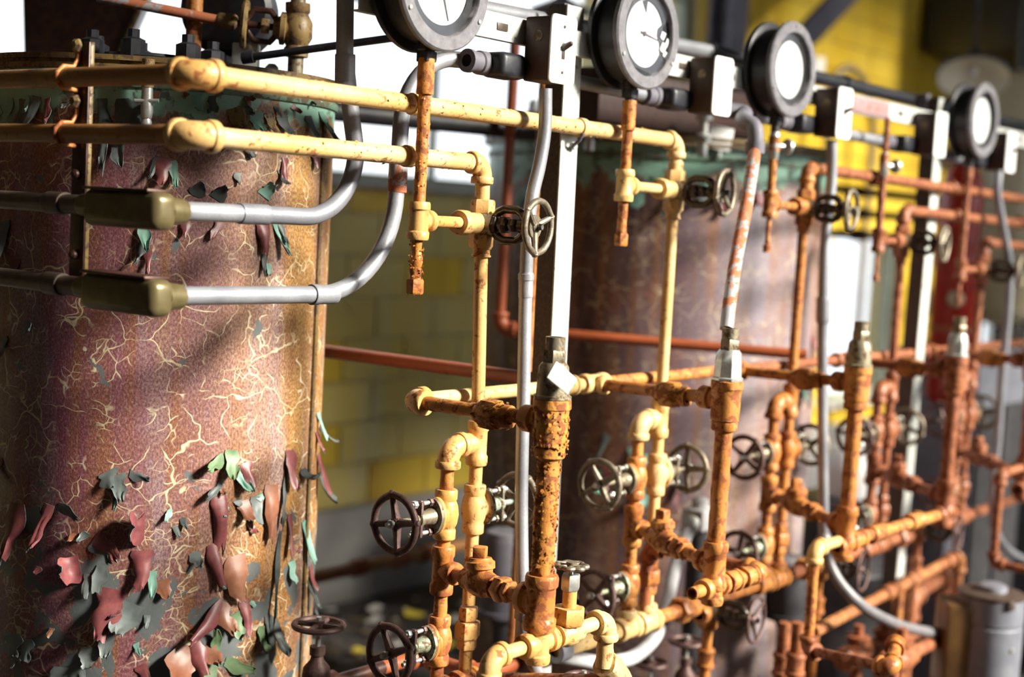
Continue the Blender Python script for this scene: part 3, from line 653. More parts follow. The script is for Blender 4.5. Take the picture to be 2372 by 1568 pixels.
# ------------------------------------------------------------------ handwheels and valves (own axes: pipe along z, bonnet towards +x)
def wheel_fn(rad, nsp, rim, bump, dish=0.0, plate=0.0, rot=0.2):
    def fn(mb):
        pts = []; n = 64
        for i in range(n):
            th = 2*math.pi*i/n; b = 0
            for j in range(nsp):
                d = (th-(rot+2*math.pi*j/nsp)+math.pi) % (2*math.pi)-math.pi; b += math.exp(-(d/0.12)**2)
            rr = rad*(1+bump*b); pts.append(V((0, rr*math.cos(th), rr*math.sin(th))))
        mb.tube(pts, rim, 10, closed=True)
        for j in range(nsp):
            th = rot+2*math.pi*j/nsp; d = V((0, math.cos(th), math.sin(th)))
            mb.tube([d*rad*0.12+X*dish, d*rad*0.45+X*dish*0.7, d*rad*0.98], rim, 8, rf=lambda f: rim*(1.25-0.45*f))
            mb.lathe(d*rad*(1+bump*0.6), d, [(-rim*.6, rim*.9), (rim*.5, rim*1.15), (rim*1.2, rim*.6), (rim*1.3, 0)], 8)
        mb.lathe((-0.006+dish, 0, 0), X, [(0, 0), (0, rad*.2), (.004, rad*.24), (.010, rad*.24), (.013, rad*.17), (.013, 0)], 18)
        if plate: mb.lathe((dish-0.002, 0, 0), X, [(0, 0), (0, rad*plate), (.004, rad*plate), (.004, 0)], 24)
    return fn
def nut(mb, x, y, z, L=0.007, af=0.011): mb.hexa((x, y, z), X, L, af)

def gate_valve(loc, az, label, paint, wheel='wheel_iron', trim='old_bronze', wx=0.115, rad=0.043, wrot=0.2, flaky=0):
    t = thing('gate_valve', label, 'valve', loc, az)
    def body(mb):
        mb.lathe((0, 0, -.040), Z, [(0, .010), (0, .0165), (.002, .0180), (.014, .0180), (.018, .0165), (.026, .0195), (.040, .0215), (.054, .0195), (.062, .0165), (.066, .0180), (.078, .0180), (.080, .0165), (.080, .010)], 24, 0.0006)
        mb.lathe((0, 0, 0), X, [(0, .019), (.016, .019), (.020, .023)], 22)
    inst('gate_body', 'body', t, paint, body)
    def flange(mb):
        def f(th, _): return 1.0+0.30*abs(math.cos(th))**3
        ax = X; mb.lathe((.018, 0, 0), X, [(0, 0), (0, .0215), (.0012, .0225), (.006, .0225), (.0072, .0215), (.0072, 0)], 40, fn=lambda th, _: 1.0+0.32*abs(math.sin(th))**4)
    inst('gate_flange', 'body_flange', t, paint, flange)
    def bonnet(mb):
        mb.lathe((.0254, 0, 0), X, [(0, 0), (0, .0215), (.006, .0215), (.0065, .015), (.018, .0115), (.032, .0105), (.034, .013), (.040, .013), (.042, .009), (.046, .009), (.046, 0)], 40, fn=lambda th, tt: 1.0+(0.32*abs(math.sin(th))**4 if tt < .0062 else 0))
    inst('gate_bonnet', 'bonnet', t, trim, bonnet)
    def gland(mb):
        mb.box((.064, 0, 0), (.006, .020, .056), bev=.0018)
    inst('gate_gland', 'gland_plate', t, wheel, gland)
    for sz in (-1, 1):
        def stud(mb, sz=sz):
            mb.rod((.022, 0, sz*.0235), (.082, 0, sz*.0235), .0034, 8)
        st = inst('gate_stud%d' % sz, 'stud', t, 'nut_steel', stud)
        inst('gate_nuts%d' % sz, 'nut', st, wheel, lambda mb, sz=sz: (nut(mb, .033, 0, sz*.0235), nut(mb, .0555, 0, sz*.0235, .006)))
        inst('gate_nutb%d' % sz, 'nut', st, 'nut_steel', lambda mb, sz=sz: nut(mb, .068, 0, sz*.0235, .008))
    inst('gate_stem%g' % wx, 'stem', t, trim, lambda mb: mb.rod((.05, 0, 0), (wx+.010, 0, 0), .0048, 10))
    h = inst('gate_wheel%g%g' % (rad, wrot), 'handwheel', t, wheel, wheel_fn(rad, 4, 0.0058, .035, -.004, rot=wrot)); h.location = (wx, 0, 0)
    inst('gate_stemnut%g' % wx, 'stem_nut', h, 'nut_steel', lambda mb: (nut(mb, .006, 0, 0, .006, .012), mb.rod((.010, 0, 0), (.018, 0, 0), .0038, 8)))
    return t

def gauge_valve(loc, label, paint, wy=0.103, rad=0.040, hubL=0.05, wrot=0.4, wmat='wheel_worn', plate=.46, rim=.0052):
    t = thing('gauge_valve', label, 'valve', loc, R(-82))
    inst('gv_body', 'body', t, 'old_bronze', lambda mb: mb.lathe((-.024, 0, 0), X, [(0, 0), (.001, .010), (.008, .017), (.018, .0215), (.030, .0215), (.040, .018), (.048, .017), (.048, 0)], 24, 0.001))
    for sz in (-1, 1): inst('gv_end%d' % sz, 'hex_end', t, paint, lambda mb, sz=sz: mb.hexa((0, 0, sz*.016), V((0, 0, sz)), .022, .034))
    inst('gv_hub%g' % hubL, 'side_port', t, paint, lambda mb: mb.lathe((0, -.010, 0), -Y, [(0, .017), (hubL-.022, .0165), (hubL-.020, .0195), (hubL-.003, .0195), (hubL, .018), (hubL, .010)], 22, 0.0008))
    def yoke(mb):
        mb.lathe((.022, 0, 0), X, [(0, 0), (0, .0165), (.010, .0165), (.012, .013), (.012, 0)], 8)
        for sz in (-1, 1):
            mb.tube([V((.024, 0, sz*.010)), V((.031, 0, sz*.020)), V((.042, 0, sz*.0245)), V((.064, 0, sz*.0245)), V((.073, 0, sz*.019)), V((.080, 0, sz*.009))], .0070, 10)
        mb.lathe((.070, 0, 0), X, [(0, 0), (0, .011), (.012, .011), (.020, .007), (.028, .006), (.028, 0)], 14)
    inst('gv_yoke', 'yoke', t, 'black_enamel', yoke)
    inst('gv_gland', 'gland_nut', t, 'black_enamel', lambda mb: (mb.hexa((.034, 0, 0), X, .015, .025), mb.hexa((.053, 0, 0), X, .012, .020)))
    inst('gv_stem', 'stem', t, 'nut_steel', lambda mb: mb.rod((.046, 0, 0), (wy+.008, 0, 0), .0038, 10))
    h = inst('gv_wheel%g' % wrot, 'handwheel', t, wmat, wheel_fn(rad, 3, rim, .05, -.006, plate, rot=wrot)); h.location = (wy, 0, 0)
    inst('gv_wnut', 'stem_nut', h, 'black_enamel', lambda mb: nut(mb, .003, 0, 0, .005, .010))
    return t

# ------------------------------------------------------------------ gauges
def gauge(x, z, label, needle=None, broken=False, r=0.095):
    t = thing('pressure_gauge', label, 'gauge', (x, -0.056, z), 0, 'round dial gauges on the rail')
    inst('g_back', 'rear_flange', t, 'case_black', lambda mb: mb.lathe((0, .058, 0), -Y, [(0, 0), (0, r*.97), (.002, r), (.010, r), (.012, r*.97), (.012, r*.5)], 56))
    inst('g_case', 'case', t, 'case_black', lambda mb: mb.lathe((0, .050, 0), -Y, [(0, 0), (0, r*.86), (.046, r*.86), (.048, r*.6)], 56))
    inst('g_bezel', 'bezel', t, 'bezel_grey', lambda mb: mb.lathe((0, .006, 0), -Y, [(0, r*.80), (0, r*.965), (.004, r), (.010, r), (.013, r*.97), (.0135, r*.78), (.012, r*.765), (-.010, r*.755), (-.012, r*.6)], 64, 0.0006, nf=60))
    d = inst('g_dial', 'dial', t, 'dial_white', lambda mb: mb.lathe((0, .012, 0), -Y, [(0, 0), (0, r*.77), (.008, r*.77), (.008, 0)], 48))
    def ticks(mb):
        for i in range(31):
            a = R(-45+i*9); L = .010 if i % 5 == 0 else .006
            mb.box((math.cos(a)*r*.66, .0037, math.sin(a)*r*.66), (L, .0008, .0010), Matrix.Rotation(-a, 3, 'Y'))
    inst('g_ticks', 'tick_marks', d, 'tick_grey', ticks, smooth=False)
    if needle is not None:
        n = MB(); dr = V((math.cos(needle), 0, math.sin(needle))); sd_ = V((-dr.z, 0, dr.x)); o = V((0, .0035, 0))
        n.poly([o-dr*.012+sd_*.0022, o-dr*.012-sd_*.0022, o+dr*.052-sd_*.0005, o+dr*.052+sd_*.0005], -Y, .001); n.lathe((0, .005, 0), -Y, [(0, .005), (.004, .004), (.004, 0)], 12)
        n.build('needle', 'toggle_dark', t, local=True)
    if not broken:
        inst('g_glass', 'glass', t, 'window_glass', lambda mb: mb.lathe((0, -.001, 0), -Y, [(0, 0), (0, r*.762), (.002, r*.762), (.002, 0)], 40))
    else:
        # a jagged piece of the glass and of the dial behind it is gone
        jag = [(-2.2, .76), (-1.2, .762), (-.62, .762), (-.5, .55), (-.28, .50), (-.18, .62), (.05, .44), (.35, .52), (.45, .66), (.62, .762), (1.4, .762), (2.2, .762), (3.1, .762), (3.7, .762)]
        g = MB(); g.poly([V((math.cos(a)*r*q, -.001, math.sin(a)*r*q)) for a, q in jag], -Y, .002); g.build('glass', 'window_glass', t, local=True, smooth=False)
        hole = [(-.34, .74), (-.52, .60), (-.22, .50), (.05, .40), (.34, .44), (.42, .62), (.24, .60), (.10, .74)]
        h = MB(); h.poly([V((math.cos(a)*r*q, .0038, math.sin(a)*r*q)) for a, q in hole], -Y, .0012); h.build('torn_dial_hole', 'case_black', t, local=True, smooth=False)
        for a, q, s in ((-.30, .62, .010), (.06, .56, .008), (-.12, .74, .009), (-.42, .72, .006)):
            c = V((math.cos(a)*r*q, .0015, math.sin(a)*r*q)); h = MB(); h.poly([c+V((-s, 0, -s*.4)), c+V((s*.7, .002, -s)), c+V((s, -.001, s*.6)), c+V((-s*.3, 0, s))], -Y, .001); h.build('torn_scrap', 'dial_white', t, local=True, smooth=False)
        n = MB(); n.poly([V((-.012, .0036, .054)), V((.001, .0036, .036)), V((.004, .0036, .058))], -Y, .001); n.build('scrap', 'case_black', t, local=True, smooth=False)
    def neck(mb):
        mb.lathe((0, .026, -r*.84), -Z, [(0, .014), (.012, .014), (.014, .0115), (.030, .0115), (.030, .009), (.044, .009)], 14)
        mb.box((0, .026, -r*.84-.022), (.022, .022, .016), bev=.002)
    inst('g_neck', 'neck', t, 'dark_metal', neck)
    for i in range(3):
        a = R(90+i*120); inst('g_lug%d' % i, 'screw', t, 'nut_steel', lambda mb, a=a: mb.lathe((math.cos(a)*r*.9, -.0075, math.sin(a)*r*.9), -Y, [(0, .0035), (.002, .003), (.0025, 0)], 10))
    return t
plain('tick_grey', (.45, .45, .45), (.5, .5, .5))
STEMX = [1.538, 2.060, 2.580, 3.100, 3.607]; GZ = 1.826
gauge(STEMX[0], GZ, 'nearest round gauge, cut off by the picture top', needle=R(-70))
gauge(STEMX[1], GZ, 'round gauge with broken glass and torn dial', needle=R(-8), broken=True)
gauge(STEMX[2], GZ-.002, 'round gauge with blank white dial between second and third switch boxes')
gauge(STEMX[4], GZ-.014, 'farthest round gauge, below the cream lamp shade')

# ------------------------------------------------------------------ switch boxes
SBX = [1.824, 2.318, 2.822, 3.340, 3.816]; SBZ = [1.769, 1.763, 1.759, 1.755, 1.746]
def rrect(w_, h_, r, n=5):
    out = []
    for sx, sz, a0 in ((1, 1, 0), (-1, 1, 90), (-1, -1, 180), (1, -1, 270)):
        for i in range(n+1):
            a = R(a0+90*i/n); out.append((sx*(w_/2-r)+r*math.cos(a), sz*(h_/2-r)+r*math.sin(a)))
    return out
def switch_box(x, z, label, toggle=True):
    t = thing('switch_box', label, 'switch', (x, -0.060, z), 0, 'electrical switch boxes along the rail')
    inst('sb_body', 'box', t, 'box_brown', lambda mb: mb.box((0, .0305, 0), (.056, .055, .102), bev=.003))
    def plate(mb): mb.poly([V((a, .003, b)) for a, b in rrect(.066, .108, .009)], -Y, .003)
    p_ = inst('sb_plate', 'cover_plate', t, 'plate_white', plate)
    if toggle:
        inst('sb_slot', 'toggle_slot', p_, 'toggle_dark', lambda mb: mb.box((0, -.0004, -.002), (.008, .001, .026), bev=.0004))
        inst('sb_toggle', 'toggle_lever', p_, 'toggle_dark', lambda mb: mb.lathe((0, 0, .003), V((0, -1, .45)), [(0, .0055), (.016, .0042), (.018, .003), (.018, 0)], 10))
    for sz in (-1, 1): inst('sb_screw%d' % sz, 'screw', p_, 'toggle_dark', lambda mb, sz=sz: mb.lathe((0, 0, sz*.036), -Y, [(0, .0028), (.0012, .0024), (.0014, 0)], 10))
    inst('sb_knock', 'knockout', t, 'rim_rust', lambda mb: mb.lathe((-.028, .03, .02), -X, [(0, .009), (.001, .009), (.001, 0)], 14))
for i, (x, z) in enumerate(zip(SBX, SBZ)): switch_box(x, z, '%s white-faced switch box on the rail, %s' % (ORD[i], END), i in (0, 2, 4))

# ------------------------------------------------------------------ the two yellow supply pipes that turn the corner
YZ = (1.657, 1.580); CXC = 1.146; PX = [1.735, 2.268, 2.785, 3.303, 3.820]; PTOP = [1.712, 2.266, 2.788, 3.296, 3.835]
RP = 0.0134; RS = 0.0108
def supply(z, xend, label):
    t = thing('supply_pipe', label, 'pipe', (CXC, 0, z))
    c = V((CXC, 0, z))
    elbow(MB(), c, X, Y, RP*1.38, .030, .012).build('corner_elbow', 'ochre_paint', t)
    MB().rod(c+X*.024, V((xend-.022, 0, z)), RP, 20, 0.0006, .012).build('pipe', 'cream_paint', t)
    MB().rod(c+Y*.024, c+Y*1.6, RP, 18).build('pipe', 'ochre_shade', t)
    fl_ = flakes_on(c+X*.06, V((xend-.05, 0, z)), RP, 60, .006); o = fl_.build('paint_flakes', 'ochre_paint', t, smooth=False); o['kind'] = 'stuff'
    return t
chipped('ochre_shade', (0.34, 0.165, 0.045), (0.26, 0.11, 0.03), (0.16, 0.06, 0.02), 0.38)  # darkened ochre: the shade on the corner run is painted in
sp1 = supply(YZ[0], PTOP[1], 'upper yellow supply pipe turning the corner by the near tank')
sp2 = supply(YZ[1], PTOP[0], 'lower yellow supply pipe turning the corner by the near tank')
for x in (at(960, 245, 0).x, at(1345, 300, 0).x):
    MB().lathe((x-.007, 0, YZ[0]), X, [(0, RP), (0, RP+.003), (.014, RP+.003), (.014, RP)], 18).build('clamp', 'cream_paint', sp1)
MB().lathe((at(945, 370, 0).x-.006, 0, YZ[1]), X, [(0, RP), (0, RP+.003), (.012, RP+.003), (.012, RP)], 18).build('clamp', 'cream_paint', sp2)
x = at(1338, 300, 0).x
MB().tube([V((x, -.012, YZ[0]-.010)), V((x, -.006, YZ[0]-.022)), V((x, .006, YZ[0]-.030)), V((x, .012, YZ[0]-.036))], .003, 8).build('clamp_tail', 'steel_grey', sp1)
MB().hexa((x+.008, .016, YZ[0]-.032), -Y, .008, .012).build('clamp_nut', 'nut_steel', sp1)

# flat iron upright with clips on the run beside the tank
pb, pt = atX(180, 640, CXC+.024), atX(192, 98, CXC+.024); yb = (pb.y+pt.y)/2
t = thing('strap_bar', 'flat dark iron upright clipped to the pipes beside the near tank', 'bar', (CXC+.024, yb, pb.z))
for a_, b_ in ((0, 1),):
    o_ = V((CXC+.024, yb, (pb.z+pt.z)/2)); MB().box(o_, (.005, .034, pt.z-pb.z), bev=.0012).build('bar', 'strap_iron', t)
    MB().box(o_+V((.003, -.0165, 0)), (.006, .003, pt.z-pb.z), bev=.0008).build('turned_edge', 'rim_rust', t)
for z, r in ((YZ[0], RP), (YZ[1], RP)):
    c = V((CXC, yb+.004, z)); MB().tube([c+V((.0195, 0, .040)), c+V((.0185, 0, .028)), c+V((.011, 0, .016)), c+V((-.004, 0, .0155)), c+V((-.0145, 0, .006)), c+V((-.0145, 0, -.006)), c+V((-.006, 0, -.0145)), c+V((.018, 0, -.016))], .0034, 10).build('clip', 'orange_paint', t)
    MB().lathe(c+V((.018, 0, .046)), -X, [(0, .010), (.004, .010), (.008, .006), (.008, 0)], 6).build('clip_bolt', 'rim_rust', t)
for z in (1.483, 1.370): MB().lathe(V((CXC+.0205, yb, z+.042)), -X, [(0, .007), (.006, .007), (.009, .004), (.009, 0)], 10).build('rivet', 'strap_iron', t)

# grey conduits with their pull boxes
RC = 0.0128
def conduit_end(t, z, xin):
    c = V((CXC, 0.055, z))
    MB().box((CXC, .130, z-.002), (.038, .165, .050), bev=.013, seg=4).build('pull_box', 'box_bronze', t)
    MB().box((CXC, .136, z+.024), (.040, .145, .004), bev=.001).build('pull_box_lid', 'strap_iron', t)
    MB().lathe((CXC+.016, .070, z-.001), X, [(0, .019), (.020, .0175), (.028, .016), (.028, .011)], 20).build('box_hub', 'box_bronze', t)
    MB().rod((CXC, .205, z), (CXC, 1.6, z), RC*1.05, 16).build('conduit', 'steel_brown', t)
    sleeve(MB(), (CXC, .295, z), Y, .04, RC*1.28).build('coupling', 'steel_brown', t)
    sleeve(MB(), (CXC, .218, z), Y, .03, RC*1.20).build('coupling', 'box_bronze', t)
plain('steel_brown', (0.070, 0.050, 0.042), (0.12, 0.085, 0.065), 40, 0.45, 0.3, 0.3)
z1 = 1.483; t = thing('grey_conduit', 'grey conduit dropping at the window and bending into the upper pull box', 'conduit', (CXC, .05, z1))
yC = .07
top = [V((1.462, yC, 2.25)), V((1.463, yC, 1.95)), V((1.466, yC, 1.80)), V((1.470, yC, 1.72)), V((1.490, yC, 1.63)), V((1.500, yC, 1.59))]
def bend(cx, cz, rad, y, n=14): return [V((cx+rad*math.cos(R(-90*i/n)), y, cz+rad*math.sin(R(-90*i/n)))) for i in range(n+1)]
rb = .098; MB().tube(top+bend(1.502-rb, z1+rb, rb, yC)+[V((1.30, yC, z1)), V((CXC+.03, yC, z1))], RC, 18).build('conduit', 'galvanized', t)
sleeve(MB(), (1.472, yC, 1.700), V((.05, 0, -1)), .045, RC*1.17).build('coupling', 'galvanized', t)
x = at(612, 498, yC).x; sleeve(MB(), (x-.02, yC, z1), X, .05, RC*1.14).build('coupling', 'galvanized', t)
conduit_end(t, z1, 0)
z2 = 1.370; t = thing('grey_conduit', 'grey conduit looping from the first switch box into the lower pull box', 'conduit', (CXC, .05, z2))
pts = [V((1.775, .035, 1.742)), V((1.74, .045, 1.743))]+[V((1.70-.105*math.sin(R(90*i/10)), .055+.015*i/10, 1.742-.105*(1-math.cos(R(90*i/10))))) for i in range(1, 11)]+[V((1.594, yC, 1.55))]
rb = .155; pts += bend(1.592-rb, z2+rb, rb, yC)+[V((1.33, yC, z2)), V((CXC+.03, yC, z2))]
MB().tube(pts, RC, 18).build('conduit', 'galvanized', t)
sleeve(MB(), (1.594, yC, 1.552), Z, .05, RC*1.15).build('coupling', 'peeled_grey', t)
sleeve(MB(), (at(728, 682, yC).x, yC, z2), X, .012, RC*1.2).build('coupling_ring', 'galvanized', t)
sleeve(MB(), (at(750, 682, yC).x, yC, z2), X, .045, RC*1.12).build('coupling', 'galvanized', t)
conduit_end(t, z2, 0)

# conduit bodies beside the switch boxes
def conduit_body(x, z, label, xstart):
    t = thing('conduit_fitting', label, 'conduit', (x-.1, .0, z))
    MB().box((x-.060, .012, z-.004), (.062, .050, .040), bev=.010, seg=3).build('body', 'case_black', t)
    mb = MB(); mb.lathe((x-.088, .028, z-.003), -X, [(0, .019), (.016, .019), (.018, .0165), (.034, .0165), (.036, .0185), (.044, .0185), (.044, .010)], 18); mb.build('threaded_hub', 'steel_grey', t)
    MB().hexa((x-.030, .002, z-.004), X, .006, .034).build('locknut', 'case_black', t)
    if xstart is not None: MB().rod((xstart, .032, z), (x-.12, .030, z-.003), .0125, 16).build('conduit', 'galvanized', t)
conduit_body(SBX[0], 1.742, 'black conduit fitting into the first switch box', None)
conduit_body(SBX[1], 1.738, 'black conduit fitting and grey tube into the second switch box', 1.965)
conduit_body(SBX[2], 1.735, 'black conduit fitting and grey tube into the third switch box', 2.47)
conduit_body(SBX[3], 1.731, 'black conduit fitting and grey tube into the fourth switch box', 2.86)
conduit_body(SBX[4], 1.722, 'black conduit fitting and grey tube into the fifth switch box', 3.38)
t = thing('overhead_conduit', 'pale conduit running level above and behind the gauges', 'conduit', (1.5, .06, 1.86))
q = at(1180, 40, .09); q2 = at(1610, 112, .09)
MB().rod((1.70, .09, q.z), (2.50, .09, q2.z), .0155, 16).build('conduit', 'galvanized', t)
MB().rod((2.50, .09, q2.z), (4.6, .09, q2.z), .0150, 16).build('conduit', 'case_black', t)
for x in (1.70, 2.5, 3.1, 3.7): MB().lathe((x, .09, q.z if x < 2 else q2.z), X, [(0, .012), (0, .019), (.03, .019), (.03, .012)], 16).build('coupling', 'case_black', t)
for x in (1.97, 3.5): MB().box((x, .062, q2.z-.02), (.02, .03, .07), bev=.002).build('clip', 'steel_grey', t)

# conduits hanging from the switch boxes
def spline(pts, n=8):
    pts = [V(p_) for p_ in pts]; P_ = [pts[0]*2-pts[1]]+pts+[pts[-1]*2-pts[-2]]; out = []
    for i in range(1, len(P_)-2):
        for j in range(n):
            s = j/n; a, b, c, d = P_[i-1:i+3]
            out.append(0.5*((2*b)+(c-a)*s+(2*a-5*b+4*c-d)*s*s+(3*b-a-3*c+d)*s**3))
    return out+[pts[-1]]
def drop(pix, ys, label, r, rings=(), mat='galvanized', n=8):
    pts = [at(a, b, y) for (a, b), y in zip(pix, ys)]
    t = thing('drop_conduit', label, 'conduit', pts[-1]); sp = spline(pts, n)
    MB().tube(sp, r, 16).build('conduit', mat, t)
    for (a, b), y, L, k_ in rings:
        c = at(a, b, y); j = min(range(len(sp)-1), key=lambda i: (sp[i]-c).length); d = sp[j+1]-sp[j]
        sleeve(MB(), sp[j], d, L, r*k_).build('coupling', mat, t)
    return t
yy = -.045
t = drop([(1264, 205), (1262, 300), (1250, 380), (1232, 460), (1222, 560), (1217, 700), (1213, 900), (1208, 1150), (1211, 1380), (1216, 1470), (1232, 1530), (1262, 1590)],
     [yy, yy, yy, yy, yy, yy, yy-.01, yy-.02, yy-.04, yy-.05, yy-.06, yy-.07], 'slim grey conduit hanging from the first switch box', .0108, [((1216, 640), yy, .010, 1.2), ((1214, 655), yy, .04, 1.1)])
c = at(1216, 1440, yy-.045); MB().lathe(c, Z, [(-.03, .012), (-.03, .0155), (.004, .0155), (.006, .018), (.026, .018), (.028, .012)], 14).build('connector', 'galvanized', t)
a_ = V((2.375, -.03, 1.725))
e0 = at(1752, 292, -.13); eb = at(1683, 762, -.232)
t = thing('drop_conduit', 'peeling grey pipe slanting down to the second regulator', 'conduit', eb)
MB().tube(spline([a_, V((2.40, -.06, 1.722)), e0+V((.012, .035, .012)), e0+V((.004, .008, 0)), e0-Z*.02, e0-Z*.045], 8), .0150, 16).build('elbow', 'steel_grey', t)
MB().tube(spline([e0-Z*.03, at(1744, 380, -.14), at(1728, 480, -.165), at(1705, 600, -.195), at(1690, 700, -.22), eb], 8), .0118, 16).build('pipe', 'peeled_grey', t)
MB().lathe(e0-Z*.03, -Z, [(0, .014), (0, .0185), (.02, .0185), (.022, .015), (.022, .010)], 16).build('collar', 'steel_grey', t)
t = drop([(1927, 325), (1925, 430), (1912, 560), (1907, 700), (1905, 850), (1906, 1050), (1908, 1220), (1910, 1262)],
     [-.035, -.035, -.04, -.045, -.05, -.058, -.06, -.065], 'grey conduit dropping from the third switch box', .0118, [((1906, 725), -.045, .055, 1.3)])
t = drop([(1910, 1256), (1917, 1295), (1945, 1350), (2000, 1405), (2075, 1445), (2140, 1462), (2193, 1466)],
     [-.065, -.08, -.11, -.15, -.18, -.20, -.21], 'dark grey flexible tube sagging from the third conduit to the motor', .0125, [((1911, 1262), -.06, .03, 1.3)], 'flex_dark')
drop([(2313, 395), (2310, 450), (2322, 520), (2338, 620), (2334, 740), (2322, 860), (2312, 1000), (2300, 1150), (2310, 1240), (2360, 1290), (2420, 1300)], [-.05]*11, 'thin grey conduit wavering down from the fifth switch box', .0115)

# ------------------------------------------------------------------ five pipe bays
GVZ = [1.486, 1.565, 1.554, 1.492, 1.427]; QX = [x-.069 for x in PX]; RX = [1.605, 2.090, 2.590, 3.085, 3.585]; RY = -.245
HZ, HY, TZ, VZ, KZ, LZ, MZ, BZ = 1.207, .032, 1.134, 1.026, .936, .822, .738, .888
P_TOPZ = [YZ[1], YZ[0], 1.640, 1.568, 1.500]
PAINT = [('ochre_paint', 'ochre_paint'), ('cream_paint', 'cream_paint'), ('orange_paint', 'orange_paint'), ('rust_paint', 'rust_paint'), ('rust_paint', 'rust_paint')]
LOW = ['orange_paint', 'orange_paint', 'orange_paint', 'rust_paint', 'rust_paint']
def pipe(t, a, b, r, mat, rough=0.0, step=None, name='pipe'): return MB().rod(a, b, r, 18, rough, step).build(name, mat, t)
def bay(n):
    o = ORD[n]; mat = PAINT[n][0]; low = LOW[n]; px, qx, rx, sx = PX[n], QX[n], RX[n], STEMX[n]; zt, gz = P_TOPZ[n], GVZ[n]
    def Pp(z): return V((px+(PTOP[n]-px)*max(0, (z-TZ)/(zt-TZ)), 0, z))
    # riser
    t = thing('riser_pipe', '%s tall riser pipe with gauge valve, %s' % (o, END), 'pipe', (px, 0, MZ))
    sgn = -1 if n < 2 else 1
    elbow(MB(), Pp(zt), X*sgn, -Z, RS*1.42, .027, .011).build('elbow', mat, t)
    pipe(t, Pp(zt-.02), Pp(gz+.03), RS*1.08, mat)
    pipe(t, Pp(gz-.03), Pp(TZ+.02), RS, mat)
    if n != 0: sleeve(MB(), Pp(gz+.045), Z, .018, RS*1.35).build('collar', mat, t)
    coupling(MB(), Pp(gz-.045), Z, .016, RS*1.28).build('collar', mat, t)
    tee(MB(), Pp(TZ), Z, .072, RS*1.45, -X, .034).build('tee', mat, t)
    pipe(t, Pp(TZ-.03), Pp(VZ+.03), RS, mat); pipe(t, Pp(VZ-.03), Pp(.868), RS, mat)
    mb = MB(); mb.hexa(Pp(.842), Z, .022, .028); mb.hexa(Pp(.812), Z, .028, .038); mb.hexa(Pp(.794), Z, .018, .030)
    mb.build('union', low if n else mat, t); pipe(t, Pp(.800), Pp(MZ), RS, mat)
    # gauge valve on the riser
    g = gauge_valve(Pp(gz), '%s black-yoked gauge valve with upright handwheel, %s' % (o, END), mat, hubL=.058, wrot=.4+n*.9)
    # stem of the gauge
    ys = -.030; S = lambda z: V((sx, ys, z))
    t = thing('gauge_pipe', '%s thin rusty gauge stem with capped drip leg, %s' % (o, END), 'pipe', S(gz-.1))
    sm = 'flaked_paint' if n < 3 else 'rust_paint'; zc = {0: 1.700, 1: 1.690}.get(n, 1.68)
    r_ = .0092 if n < 2 else .0085
    pipe(t, S(gz+.018), S(zc), r_, sm, .0012 if n == 0 else .0008, .006)
    if n != 3: pipe(t, S(zc-.005), S(GZ-.118), r_*.9, sm)
    sleeve(MB(), S(zc-.004), Z, .052 if n < 2 else .03, r_*1.36, .0008).build('coupling', sm, t)
    if n in (2, 3):
        c = S(1.672 if n == 2 else 1.665); mb = MB(); mb.lathe(c, Z, [(-.03, .006), (-.026, .010), (0, .012), (.026, .010), (.03, .006)], 12); mb.build('needle_cock', 'nut_steel', t)
        mb = MB(); mb.rod(c, c+V((.03, -.012, 0)), .005, 8); mb.lathe(c+V((.03, -.012, 0)), V((1, -.4, 0)), [(0, 0), (0, .017), (.006, .017), (.006, 0)], 14); mb.build('cock_handle', 'nut_steel', t)
    if n == 3: pipe(t, S(1.69), S(RAIL_Z0-.002), r_*.8, sm)
    bd = (Pp(gz)-S(gz)); bd.z = 0
    tee(MB(), S(gz), Z, .056, r_*1.62, bd, .032, .0008).build('tee', mat if n < 3 else sm, t)
    pipe(t, S(gz)+bd.normalized()*.02, Pp(gz)-bd.normalized()*.05, r_*.98, mat, name='nipple')
    zl = gz-.026; ln = [.064, .062, .058, .055, .05][n]
    pipe(t, S(zl), S(zl-ln), r_*.95 if n < 2 else r_*.6, sm, .003 if n == 0 else .0012, .004, 'drip_leg')
    if n < 2: MB().hexa(S(zl-ln-.018), Z, .022, r_*2.5, rough=.001).build('cap', sm, t)
    else: MB().lathe(S(zl-ln-.014), Z, [(0, 0), (0, r_*.95), (.014, r_), (.018, r_*.5)], 10).build('cap', sm, t)
    if n == 0:
        f = flakes_on(S(zl), S(zl-ln-.02), r_, 46, .006, 1.2); f2 = f.build('paint_flakes', sm, t, smooth=False); f2['kind'] = 'stuff'
        f = flakes_on(S(gz+.05), S(1.74), r_, 60, .005, .9); f2 = f.build('paint_flakes', sm, t, smooth=False); f2['kind'] = 'stuff'
    # by-pass leg
    Q = lambda z: V((qx, 0, z))
    t = thing('bypass_pipe', '%s by-pass leg looping beside its riser, %s' % (o, END), 'pipe', Q(MZ))
    elbow(MB(), Q(TZ), X, -Z, RS*1.62, .030, .012).build('elbow', mat, t)
    pipe(t, Q(TZ)+X*.024, Pp(TZ)-X*.028, RS*1.1, mat, name='nipple'); pipe(t, Q(TZ-.02), Q(VZ+.03), RS, low, .0012, .005, 'nipple')
    pipe(t, Q(VZ-.03), Q(KZ+.02), RS, low, .0008, .006, 'nipple')
    R3 = V((rx, RY, KZ+.012 if n == 0 else KZ-.01)); kd = V((rx-qx, RY, R3.z-KZ)).normalized()
    tee(MB(), Q(KZ), Z, .078, RS*1.52, kd, .038, .001).build('tee', low, t)
    pipe(t, Q(KZ-.03), Q(LZ+.03), RS, low, .001, .006, 'nipple'); pipe(t, Q(LZ-.03), Q(MZ), RS, low, .0012, .006)
